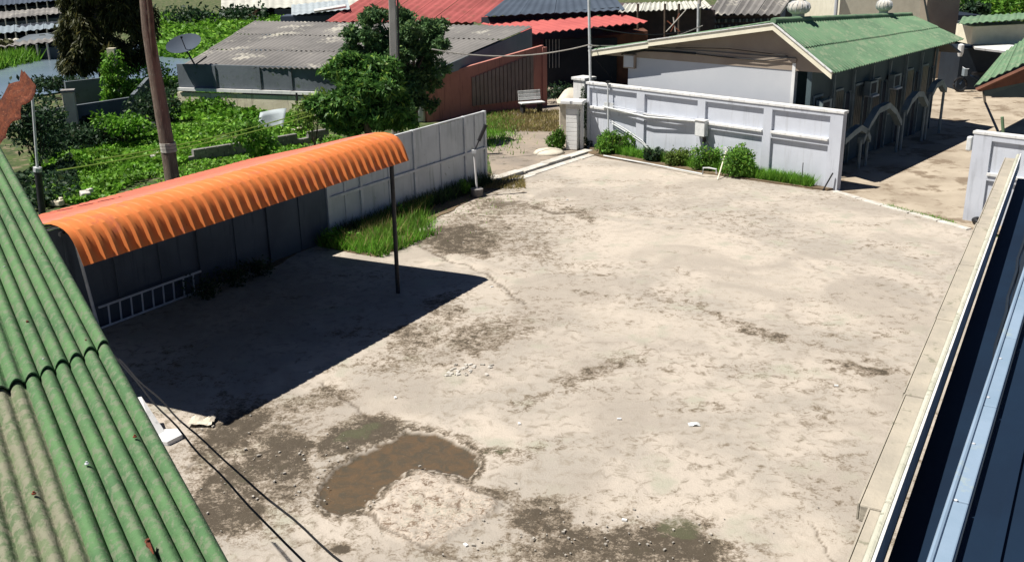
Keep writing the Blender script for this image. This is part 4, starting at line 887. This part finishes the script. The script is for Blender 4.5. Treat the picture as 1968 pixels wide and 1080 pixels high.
for r in range(3):
    for k in range(22): x = q0.x+(q1.x-q0.x)*(k+.5)/22; link('vent_block', MB().box((x, 51.93, q0.z-.45-r*.28), (.12,.1,.16)), M['darkroof' if (k+r) % 2 else 'fasciagrey'], t)
q = PD(1344,8,49); tag(link('steel_post', MB().tube([(q.x,49,0),(q.x,49,6.5)], .09, 8), M['pole']), 'grey steel post behind the long house, left of the vent-block wall', 'post')
t, a, b = block('dark_store', 'dark blue-black store between the vent-block building and the cream block', 'building', (1512,1612,4,4), 56, 6, wallm='slate')
link('gable_edge', MB().tube([PD(1496,30,55.8), PD(1520,0,55.8), PD(1560,-30,55.8)], .08, 5).tube([PD(1545,0,55.8), PD(1562,22,55.8), PD(1590,24,55.8)], .06, 5), M['fasciagrey'], t)
link('window', MB().box(PD(1585,18,55.9), (.5,.1,.3)), M['fasciagrey'], t)
t, a, b = block('cream_block', 'plain cream rendered block rising behind the green roof ridge', 'building', (1618,1786,-30,-30), 50, 8, wallm='cream')
link('corner_trim', MB().box((b.x-.08, 49.96, b.z/2), (.2,.07,b.z)), M['white'], t); q = PD(1605,20,50); link('drainpipe', MB().tube([(q.x,49.9,0),(q.x,49.9,b.z)], .09, 8), M['gable'], t)
q = PD(1808,20,47.5); t = thing('stepped_wall', 'taupe stepped parapet wall at the far end of the green roof', 'wall', (q.x,47.5,0)); link('wall', MB().box((q.x,47.5,1.9), (1.7,.3,3.8+.0), .2), M['gabletop'], t); link('coping', MB().box((q.x,47.5,3.85), (1.9,.42,.08), .2), M['brick'], t)
t, a, b = block('far_dark_house', 'dark house deep in shade at the far end of the alley', 'house', (1805,1890,30,30), 56, 6, wallm='slate')
for k, x in enumerate((1822,1840,1862)): link('window', MB().box(PD(x,50+k*3,55.9), (.5,.1,.7)), M['fasciagrey'], t)
tag(link('white_lamp', MB().lathe(PD(1847,92,41), [(.08,-.35),(.12,-.2),(.12,.1),(.05,.15)], 10), M['white']), 'white lamp hanging at the far corner of the green roof', 'lamp')
# cream outbuilding, right edge
t, a, b = block('cream_outbuilding', 'cream outbuilding with a green roof at the right end of the alley', 'outbuilding', (1870,1990,52,46), 43, 1.6, z0=PD(1870,86,43).z, wallm='cream')
add_roof(t, [(1842,47,42),(1990,36,42),(1990,24,45.5),(1850,33,45.5)], 'green_far', .3, .03, 4)
link('awning', MB().slab([PD(1870,88,43), PD(1990,82,43), PD(1990,106,41), PD(1874,92,41)], .08), M['white'], t); link('base_wall', MB().box((PD(1930,120,44).x, 44.5, .8), (4.4,2,1.9)), M['slate'], t)
# green awning near right
t = thing('green_awning', 'steep bright green awning over a brown wall at the right edge', 'awning', G(1920,190))
add_roof(t, [(1872,166,33),(1990,112,33),(1990,60,36),(1925,104,36)], 'green_far', .25, .03, 4)
link('underside', MB().slab([PD(1874,170,33), PD(1990,118,33), PD(1990,150,33.1), PD(1880,172,33.1)], .1), M['brick'], t)
link('wall', MB().slab([PD(1888,172,33.2), PD(1990,150,33.2), PD(1990,186,33.3), PD(1890,182,33.3)], .1), M['sidewall'], t)
for x in (1926,): q = G(x+3,270); link('post', MB().tube([q, PD(x,225,q.y)], .05, 6), M['green_far'], t)
link('leg', MB().tube([G(1893,196), PD(1890,172,33.2)], .05, 6), M['darkpost'], t); link('leg', MB().tube([G(1985,205), PD(1980,160,33.2)], .05, 6), M['darkpost'], t)
# motorbike far away, simplified but shaped
mo = G(1868,176); mt = thing('motorbike', 'dark parked motorbike at the far end of the alley under the green awning', 'motorbike', mo)
def ring(c, r, w2): return MB().tube([c+V((r*math.cos(k*.5236), r*.5*math.sin(k*.5236)*.4, r*math.sin(k*.5236))) for k in range(13)], w2, 6)
link('wheel', ring(mo+V((-.55,0,.3)), .28, .05), M['black'], mt); link('wheel', ring(mo+V((.6,0,.3)), .28, .05), M['black'], mt)
link('frame', MB().tube([mo+V((.6,0,.3)), mo+V((.1,0,.55)), mo+V((-.35,0,.75)), mo+V((-.55,0,.3))], .05, 6), M['navy'], mt); link('seat', MB().box(mo+V((.25,0,.75)), (.65,.22,.12)), M['black'], mt)
link('handlebar', MB().tube([mo+V((-.4,-.3,1.0)), mo+V((-.4,0,.95)), mo+V((-.4,.3,1.0))], .02, 5), M['alu'], mt); link('fairing', MB().box(mo+V((-.42,0,.82)), (.14,.26,.3)), M['fasciagrey'], mt)

# ---- bench
bo = G(1020, 217); bn = thing('park_bench', 'white bench with a backrest on dark legs against the salmon wall', 'bench', bo)
bm_ = MB(); rz = .35; mR = Matrix.Rotation(rz, 3, 'Z')
def bb(name, c, d, m): link(name, MB().box(bo+mR@V(c), d, rz), M[m], bn, bevel=.008)
bb('seat', (0,-.12,.42), (1.0,.4,.05), 'white')
for k in range(3): bb('back_slat', (-.0,.12+.02*k,.55+k*.13), (.95,.03,.115), 'white')
for sx in (-.36,.36): bb('leg', (sx,-.05,.2), (.1,.34,.4), 'darkpost'); bb('back_support', (sx,.17,.62), (.05,.03,.5), 'darkpost')
p = G(803, 232); tag(link('white_drum', MB().lathe((p.x, p.y, 0), [(.26,0),(.28,.1),(.28,.65),(.24,.7)], 14), M['white'], smooth=40), 'white drum standing between the big tree and the salmon wall', 'drum')
blades('lane_grass', L['dry'], [G(random.uniform(935,1075), random.uniform(212,252))+V((0,0,-.035)) for _ in range(6000) if True], .14, .016, 21, kind='stuff')
blades('lane_edge_grass', L['grass'], [V((G(935,265).x+random.gauss(.1,.5), G(935,265).y+random.gauss(2,2.0), -.035)) for _ in range(3500)], .16, .016, 22, kind='stuff')
pot = G(1075, 205); bush('hedge_plant', 'dark potted plants in the shade right of the bench', (pot.x, pot.y+1.2, .4), (.9,.5,.5), 900, .12, L['dark'], 'plant', seedv=50)

# ================================================================ FIELD, RUINS, CANAL (left)
sheet('canal', [G(-60,205), G(200,165), G(420,135), G(560,110), G(520,60), G(300,82), G(-60,135)], M['canal'], .02)
sheet('far_bank', [G(-60,133), G(300,82), G(520,60), G(560,30), G(-60,60)], M['grassland'], .0)
blades('bank_grass', L['field'], [G(random.uniform(-40,110), 0)*0+G((x_ := random.uniform(-40,110)), 128-x_*.23+random.gauss(0,3)) for _ in range(3500)], .8, .05, 31, kind='stuff')
def scatter(poly_px, n, seedv):
    r = random.Random(seedv); xs = [p[0] for p in poly_px]; ys_ = [p[1] for p in poly_px]; out_ = []; gp_ = [G(*p) for p in poly_px]
    X0, X1 = min(p.x for p in gp_), max(p.x for p in gp_); Y0, Y1 = min(p.y for p in gp_), max(p.y for p in gp_); pl = [(p.x, p.y) for p in gp_]
    while len(out_) < n:
        x, y = r.uniform(X0, X1), r.uniform(Y0, Y1)
        c = False
        for i in range(len(pl)):
            (xa, ya), (xb, yb) = pl[i], pl[i-1]
            if (ya > y) != (yb > y) and x < (xb-xa)*(y-ya)/(yb-ya)+xa: c = not c
        if c and mn.noise(V((x*.55, y*.55, seedv))) > r.uniform(-.7, .25): out_.append((x, y, -.03))
    return out_
def leafcarpet(name, poly_px, n, size, h, m, seedv):
    P = np.array(scatter(poly_px, n, seedv)); r = np.random.default_rng(seedv); hh = np.array([.5+.8*mn.noise(V((x*.8, y*.8, 4))) for x, y, _ in P]); P[:, 2] += np.clip(hh, .1, 1)*h*r.uniform(.2, 1, len(P))
    d = r.normal(size=(len(P), 3)); d[:, 2] = np.abs(d[:, 2])*.6; d /= np.linalg.norm(d, axis=1)[:, None]; sd = np.cross(d, r.normal(size=(len(P), 3))); sd /= np.linalg.norm(sd, axis=1)[:, None]
    s2 = (size*r.uniform(.6, 1.4, len(P)))[:, None]; fastmesh(name, np.stack([P-d*s2*.5, P+sd*s2*.3, P+d*s2*.5, P-sd*s2*.3], 1).reshape(-1, 3), 4, L[m], None, kind='stuff')
leafcarpet('field_weeds', [(60,400),(60,310),(340,235),(520,200),(600,235),(600,262),(420,290),(170,390)], 34000, .16, .35, 'field', 3)
leafcarpet('fence_side_weeds', [(60,450),(420,290),(640,255),(700,300),(400,420),(150,500)], 16000, .11, .22, 'field', 17)
leafcarpet('field_scrub', [(60,330),(90,260),(270,200),(330,190),(330,240),(140,300)], 9000, .2, .6, 'dark', 5)
leafcarpet('near_scrub', [(20,420),(20,340),(140,310),(160,380)], 5000, .14, .5, 'dark', 6)
leafcarpet('back_weeds', [(190,215),(200,175),(345,155),(500,205),(560,235),(420,240)], 12000, .2, .6, 'vine', 7)
leafcarpet('far_meadow', [(300,110),(310,30),(640,32),(500,60),(420,120)], 16000, .38, .6, 'field', 8)
# low block wall behind the fence
w0, w1 = G(360,312), G(628,268); FLW = Frame(w0, w1); lw = thing('low_block_wall', 'low crumbling block wall behind the carport roof', 'wall', w0)
nbk = int(FLW.L/.42)
for r in range(2):
    for k in range(nbk):
        if r == 1 and random.random() < .12: continue
        a = (k+.5*r)*.42; link('block', MB().fb(FLW, a+.008, a+.41, -.08+random.uniform(-.01,.01), .08, r*.2-.03, r*.2+.165), M['mortar'], lw)
sheet('rubble_verge', [FF.P(-.3,.1,0), FF.P(14,.1,0), FF.P(14,1.7,0), FF.P(9,1.5,0), FF.P(4,2.2,0), FF.P(-.3,1.5,0)], M['alley'], -.012, th=.02, jag=.25)
rb = MB(); r_r = random.Random(9)
for k in range(500):
    p = FF.P(r_r.uniform(0,13), r_r.uniform(.3,1.9), 0); s2 = r_r.uniform(.02,.10)**1; rb.box((p.x, p.y, s2*.2), (s2*1.6, s2, s2*.8), r_r.uniform(0,3))
link('verge_stones', rb, M['kerb'], kind='stuff')
blades('verge_weeds', L['grass'], [FF.P(r_r.uniform(0,13), r_r.uniform(.3,2.2), 0) for _ in range(5000)], .22, .018, 41, kind='stuff')
# curved concrete/steel sheet leaning
tag(link('steel_sheet', MB().profile(lambda u, v: G(492+u*50, 262-v*4-u*8)+V((.1*v, .5*v+.25*math.sin(u*2.6), .08+v*.62)), 8, 4, .012), M['clear'], smooth=True), 'curved pale grey sheet leaning behind the low block wall', 'metal sheet')
for i, (x, y, sz, m_, lab) in enumerate(((570,258,.35,'cloth','white rubble bag right of the curved sheet'),(275,255,.4,'concrete','triangular concrete chunk among the field weeds left of the wooden pole'),(300,305,.3,'kerb','white stone beside the foot of the wooden pole'),(165,380,.35,'kerb','broken white board on the soil behind the carport roof'),(110,395,.3,'buff','yellowish rubble block beside the thin black pole'),(95,355,.35,'kerb','pale rubble pile left of the thin black pole'))):
    p = G(x, y); mbk = MB().box(p+V((0,0,sz*.25)), (sz*1.2, sz*.7, sz*.5), i*.7); mbk.box(p+V((sz*.3,sz*.2,sz*.5)), (sz*.5, sz*.4, sz*.35), i*1.3+.4)
    tag(link('rubble', mbk, M[m_], bevel=.03), lab, 'rubble')
# ruined walls and pillar
ru = thing('ruined_wall', 'overgrown roofless ruin of blue-grey walls beyond the field', 'ruin', G(170,250))
FRu = Frame(G(60,262), G(262,228)); link('front_wall', MB().fb(FRu, 0, FRu.L, -.15, 0, -.05, FRu.hit(200,195)[1]), M['ruin'], ru)
link('slab_edge', MB().fb(FRu, .9, FRu.L*.46, .0, .5, -.02, .09), M['mortar'], ru)
FRb = Frame(G(120,212), G(290,190)); link('back_wall', MB().fb(FRb, .3, FRb.L*.62, -.15, 0, -.05, 1.15), M['ruin'], ru)
FRs = Frame(G(262,228), G(290,190)); link('side_wall', MB().fb(FRs, 0.02, FRs.L, -.1, .05, -.05, .95), M['ruin'], ru)
pc = G(140,250); pz = PD(134,177,pc.y).z; pil = thing('plaster_pillar', 'buff square plaster pillar standing in front of the ruin', 'pillar', pc)
link('shaft', MB().box(pc+V((0,.1,pz/2)), (.42,.42,pz), .3), M['buff'], pil, bevel=.02); link('cap', MB().box(pc+V((0,.1,pz+.03)), (.48,.48,.08), .3), M['mortar'], pil)
# vines on ruin
vp_ = G(226,215); vt = thing('vine_covered_post', 'bright green vine smothering a pale post above the ruin', 'vine', vp_)
q = PD(222,150,vp_.y); link('post', MB().box((q.x, vp_.y, q.z/2+.6), (.3,.3,q.z+1.2)), M['buff'], vt)
leaves('foliage', L['vine'], [((q.x,vp_.y-.1,PD(222,y,vp_.y).z), (rx,.5,.5), n) for y, rx, n in ((120,.35,500),(145,.55,900),(172,.6,900),(195,.7,800))], .17, vt, .5, 4)
for i, (x, y, Y, r3, n, m_, lab) in enumerate(((130,160,46,(2.6,.8,.5),1800,'dark','dark creeper mass along the back wall of the ruin'),(300,150,46,(1.0,.8,.9),900,'vine','green bush between the vine post and the wooden pole'),
   (310,205,38,(1.2,1.0,1.1),1700,'dark','dark bush behind the wooden utility pole'),(60,240,30,(1.3,1.,1.3),2200,'dark','dark leafy bush beside the thin black pole'),(350,190,44,(1.2,.7,.7),900,'dark','dark weeds at the left end of the workshop plinth'),(180,262,34,(1.6,.7,.45),1500,'dark','dark undergrowth at the foot of the ruin'),(235,240,34.,(1.,.6,.5),1200,'vine','green creeper spilling over the right end of the ruin wall'),(485,262,29.5,(.8,.6,.7),1300,'shrub','leafy bush left of the curved grey sheet'),(440,205,41,(2.2,.8,.55),1800,'vine','bright weeds heaped against the workshop plinth'),(600,215,33,(.8,.7,.8),1000,'yellow','pale yellowish bush at the left foot of the big mango tree'))):
    p = PD(x, y, Y); bush('bush', lab, (p.x, p.y, max(p.z, .3)), r3, n, .16, L[m_], 'bush', seedv=60+i)
# rusty sheet top-left
tag(link('rusty_sheet', MB().profile(lambda u, v: PD(-25+v*85+(u-.5)*(44-16*v)+5*math.sin(v*17), 262-v*112+(u-.5)*(34-8*v)+4*math.sin(v*23+u*3), 16-u*.2)+V((0,0,.05*mn.noise(V((u*6, v*9, 1))))), 10, 14, .015), M['rust'], smooth=50), 'ragged rusty red iron sheet raised at the left edge', 'metal sheet')
# thin black pole
b0 = G(82, 415); bpz = thing('thin_pole', 'thin black pole standing behind the carport at the far left', 'pole', b0)
link('sleeve', MB().tube([b0, PD(72,325,b0.y)], .09, 8), M['darkpost'], bpz, smooth=60); link('shaft', MB().tube([PD(72,325,b0.y), PD(62,185,b0.y)], .035, 8), M['frame'], bpz); link('cap', MB().tube([PD(72,330,b0.y), PD(72,322,b0.y)], .11, 8), M['frame'], bpz)
# wooden utility pole
u0 = PD(337,372,21.5); up_ = thing('utility_pole', 'rough brown wooden utility pole leaning behind the carport roof', 'utility pole', (u0.x,u0.y,0))
pts = [PD(x, y, 21.5) for x, y in ((340,400),(325,300),(308,200),(296,130),(285,60),(276,-40))]
pts[0].z = 0
link('shaft', MB().tube(pts, [.17,.16,.15,.14,.13,.12], 12), M['bark'], up_, smooth=60)
pts2 = [p+V((.1,-.06,0)) for p in [PD(x, y, 21.5) for x, y in ((300,200),(292,150),(286,90),(282,30),(274,-40))]]
link('split_stem', MB().tube(pts2, [.03,.06,.07,.07,.06], 8), M['trunk'], up_, smooth=60)
for k in range(3): c = PD(322+k*1.2, 277+k*6, 21.5); link('binding', MB().tube([c-V((0,0,.03)), c+V((0,0,.03))], .175, 12), M['pole'], up_)
for (x0, y0, x1, y1, lab) in ((110,328,600,222,'lower yellow-green line strung across the field behind the wooden pole'),(180,308,600,212,'upper yellow-green line strung across the field behind the wooden pole')):
    a = PD(x0, y0, 24); b2 = PD(x1, y1, 30); tag(link('line', MB().tube([a.lerp(b2, k/12)-V((0,0,.25*4*(k/12)*(1-k/12)*.5)) for k in range(13)], .018, 5), M['ropeg']), lab, 'line', 'lines across the field')
# stakes holding lines
for x, lab in ((575,'thin dark stake in the rubble near the mango tree'),): p = G(x, 240); tag(link('stake', MB().tube([p, p+V((0,0,1.2))], .04, 6), M['darkpost']), lab, 'stake')

# ---- trees
def tree(name, label, base, clumps, m, size, cnt, trunk_h, tr=.12, droop=.2, seedv=0, aspect=.42, cat='tree'):
    t = thing(name, label, cat, base); r = random.Random(seedv); tm = MB(); top = V(base)+V((r.uniform(-.1,.1), 0, trunk_h))
    tm.tube([base, V(base).lerp(top, .5)+V((.06,0,0)), top], [tr, tr*.8, tr*.6], 8)
    for c, rad in clumps: tm.tube([top, top.lerp(V(c), .5)+V((0,0,.1)), V(c)], [tr*.5, tr*.3, .02], 6)
    link('trunk', tm, M['trunk'], t, smooth=60)
    tot = sum(rad[0]*rad[1]*rad[2] for _, rad in clumps); bl_ = []
    for c, rad in clumps:
        n = int(cnt*rad[0]*rad[1]*rad[2]/tot); k = 7
        for q in range(k):
            u = V((r.gauss(0,1), r.gauss(0,1), r.gauss(0,.8))).normalized()*r.uniform(.35, .8)
            bl_.append(((c[0]+u.x*rad[0], c[1]+u.y*rad[1], c[2]+u.z*rad[2]), (rad[0]*.42, rad[1]*.42, rad[2]*.36), n//k))
    leaves('crown', L[m], bl_, size, t, droop, seedv, aspect); return t
def cl(lst, Y, mpp):  # clumps from (px,py,rx_px,ry_px,dY)
    return [(tuple(PD(x, y, Y+dy)), (rx*mpp, rx*mpp*.8, ry*mpp)) for x, y, rx, ry, dy in lst]
tb_ = G(745, 262); mpp = 30/1900
tree('mango_tree', 'dense dark tree with long broad leaves behind the right end of the orange roof', (PD(705,200,29.5).x, 29.5, 0),
     cl([(670,150,62,38,0),(725,150,50,40,-.3),(650,200,50,45,0),(710,205,75,45,-.3),(765,215,40,35,0),(700,175,70,40,-.5),(650,232,42,28,0),(745,180,45,45,.2),(640,205,40,40,0),(700,130,60,30,0),(690,238,60,26,.2),(780,232,34,24,.2)], 29.5, 29.5/1900*1.05), 'mango', .25, 30000, 1.6, .16, .35, 1, .32)
tree('leafy_tree', 'taller fine-leaved tree behind the concrete power pole', (PD(790,200,33).x, 33, 0),
     cl([(700,70,50,38,0),(735,45,42,34,0),(800,55,55,45,0),(830,85,38,40,0),(770,100,60,45,0),(815,130,45,45,0),(680,110,40,30,0),(790,165,45,40,0),(835,55,30,24,.5),(775,205,45,30,0),(810,190,30,30,0)], 33, 33/1900*1.05), 'fine', .17, 26000, 2.2, .15, .1, 2, .4)
tree('weeping_tree', 'tall dark drooping tree with ochre outer leaves rising out of frame at upper left', (PD(200,160,47).x, 47, 0),
     cl([(150,50,50,60,0),(215,60,60,70,0),(265,70,34,60,0),(200,-40,90,60,0),(150,115,45,40,0),(215,120,60,36,0),(265,110,26,30,0),(265,20,34,60,0),(135,10,34,60,0),(135,80,30,60,0)], 47, 47/1900*1.05), 'casu', .40, 30000, 3, .25, 1.2, 3, .16)
# concrete pole in front of the taller tree
cpz = PD(757,200,31.0); t = thing('power_pole', 'pale concrete power pole rising through the two trees', 'power pole', (cpz.x, 31.0, 0))
a = PD(752,-60,31.0); link('shaft', MB().hexa([V((cpz.x+sx*.13, 31+sy*.11, 0)) for sx, sy in ((-1,-1),(1,-1),(1,1),(-1,1))], [V((a.x+sx*.1, 31+sy*.09, a.z)) for sx, sy in ((-1,-1),(1,-1),(1,1),(-1,1))]), M['pole'], t, bevel=.02)
link('earth_cable', MB().tube([PD(763,-60,30.8), PD(767,130,30.8)], .03, 5), M['wire'], t)
# far top-left sheds
for i, (y, x0, x1, m_, lab) in enumerate(((88,-30,110,'roofgrey','lowest of the pale roofs across the canal at upper left'),(62,-30,112,'fasciagrey','second pale roof from the canal at upper left'),(34,-30,118,'roofgrey','third roof row across the canal at upper left'),(8,-30,120,'darkroof','topmost distant roof row at the upper left corner'))):
    Y = 62+i*13; t = thing('far_shed', lab, 'shed', (PD(40,y,Y).x, Y, 0), 'sheds across the canal'); a = PD(x0, y+6, Y); b2 = PD(x1, y-6, Y)
    link('wall', MB().hexa([V((a.x,Y+.5,0)),V((b2.x,Y+.5,0)),V((b2.x,Y+6,0)),V((a.x,Y+6,0))], [a+V((0,.5,-.3)), b2+V((0,.5,-.3)), b2+V((0,6,.3)), a+V((0,6,.3))]), M['shade' if i % 2 else 'ruin'], t)
    add_roof(t, [(x0,y+6,Y),(x1,y-8,Y),(x1,y-20,Y+7),(x0,y-8,Y+7)], m_, .5, .05, 5)
    for k in range(6): q = PD(x0+20+k*20, y+6-k*2, Y-.1); link('post', MB().tube([(q.x,Y-.1,0), q], .07, 5), M['pole'], t)
leafcarpet('far_hedge', [(-40,112),(110,88),(110,100),(-40,128)], 2500, .6, 1.2, 'casu', 12)
for i, (x, y, Y, rad, n, m_, lab) in enumerate(((1880,20,75,(3.2,2,2),1500,'vine','sunlit green bush far behind the cream outbuilding'),(1925,10,72,(3,2,2.4),1500,'shrub','leafy tree top at the upper right corner'),(1855,25,66,(1.4,1,1),700,'dark','dark bush beyond the far dark house'),(350,60,88,(3,2,1.8),900,'dark','dark bush in the far meadow right of the weeping tree'),(470,30,90,(2.5,2,1.4),700,'dark','dark bush before the long pale-roofed building'))):
    p = PD(x, y, Y); bush('bush', lab, (p.x, p.y, max(.5, p.z)), rad, n, .4, L[m_], 'bush', seedv=90+i)

# ---- overhead wires
def wire(px0, px1, sag, lab, r=.02, m_='pole'):
    a, b2 = PD(*px0), PD(*px1); tag(link('overhead_wire', MB().tube([a.lerp(b2, k/16)-V((0,0,sag*4*(k/16)*(1-k/16))) for k in range(17)], r, 5), M[m_]), lab, 'wire')
wire((830,95,30.5), (1134,86,32.2), .28, 'pale service wire from the leafy tree to the thin flag pole')
wire((1134,88,32.2), (1350,50,40), .25, 'pale wire from the flag pole over the grey roof edge')
wire((1140,52,32.2), (1345,52,47), .3, 'upper dark wire running right from the flag pole', .018, 'wire')

# ---- yard litter
dg = G(905, 711); dr = thing('rubble_cover', 'square patch of pale pebbles over a drain in the middle of the yard', 'drain cover', dg)
r = random.Random(4)
for k in range(34):
    u, v2 = r.uniform(-1, 1), r.uniform(-1, 1); c = dg+V((u*.34+v2*.06, v2*.24, .012)); link('pebble', MB().box(c, (r.uniform(.03,.08), r.uniform(.02,.05), .025), r.uniform(0,3)), M['kerb' if k % 3 else 'concrete'], dr, bevel=.006)
pb_ = G(1330, 817); tag(link('plastic_bag', MB().profile(lambda u, v: (pb_.x-.05+u*.16, pb_.y-.04+v*.1, .01+.05*abs(mn.noise(V((u*5, v*5, 2))))), 6, 5, .003), M['pvc']), 'crumpled white plastic scrap on the pale concrete', 'litter')
lab_ = ['white litter scrap near the threshold','white chip near the lower right shadow tip of the carport','white litter chip right of the drain cover','white chip at lower centre of the yard','small white paper bit at the bottom of the mound','pale chip in the right half of the yard','white paper scrap below the carport shadow edge','white chip near the bottom cracked corner','tiny white chip beside the green moss']
for (x, y), lb_ in zip(((1090,385),(945,552),(760,765),(998,815),(895,1048),(1607,742),(597,716),(1190,806),(1200,1000)), lab_):
    p = G(x, y); tag(link('litter_chip', MB().box(p+V((0,0,.012)), (.06,.035,.018), r.uniform(0,3)), M['white']), lb_, 'litter', 'white chips scattered over the yard')
# broken stones around puddle and along rough patches (uncountable)
st = MB()
for k in range(420):
    x, y = r.choice([(r.gauss(840,80), r.gauss(975,32)), (r.gauss(1150,150), r.gauss(1030,30)), (r.gauss(500,80), r.gauss(900,50)), (r.gauss(950,80), r.gauss(420,22))]); p = G(x, y)
    if x < 380: continue
    s2 = .006+.02*r.random()**3; st.box(p+V((0,0,s2*.3+.01)), (s2*1.5, s2, s2*.8), r.uniform(0,3))
link('loose_stones', st, M['concrete'], kind='stuff')
leafcarpet('yard_moss_weeds', [(640,850),(680,825),(730,828),(720,850)], 500, .03, .04, 'dark', 14)
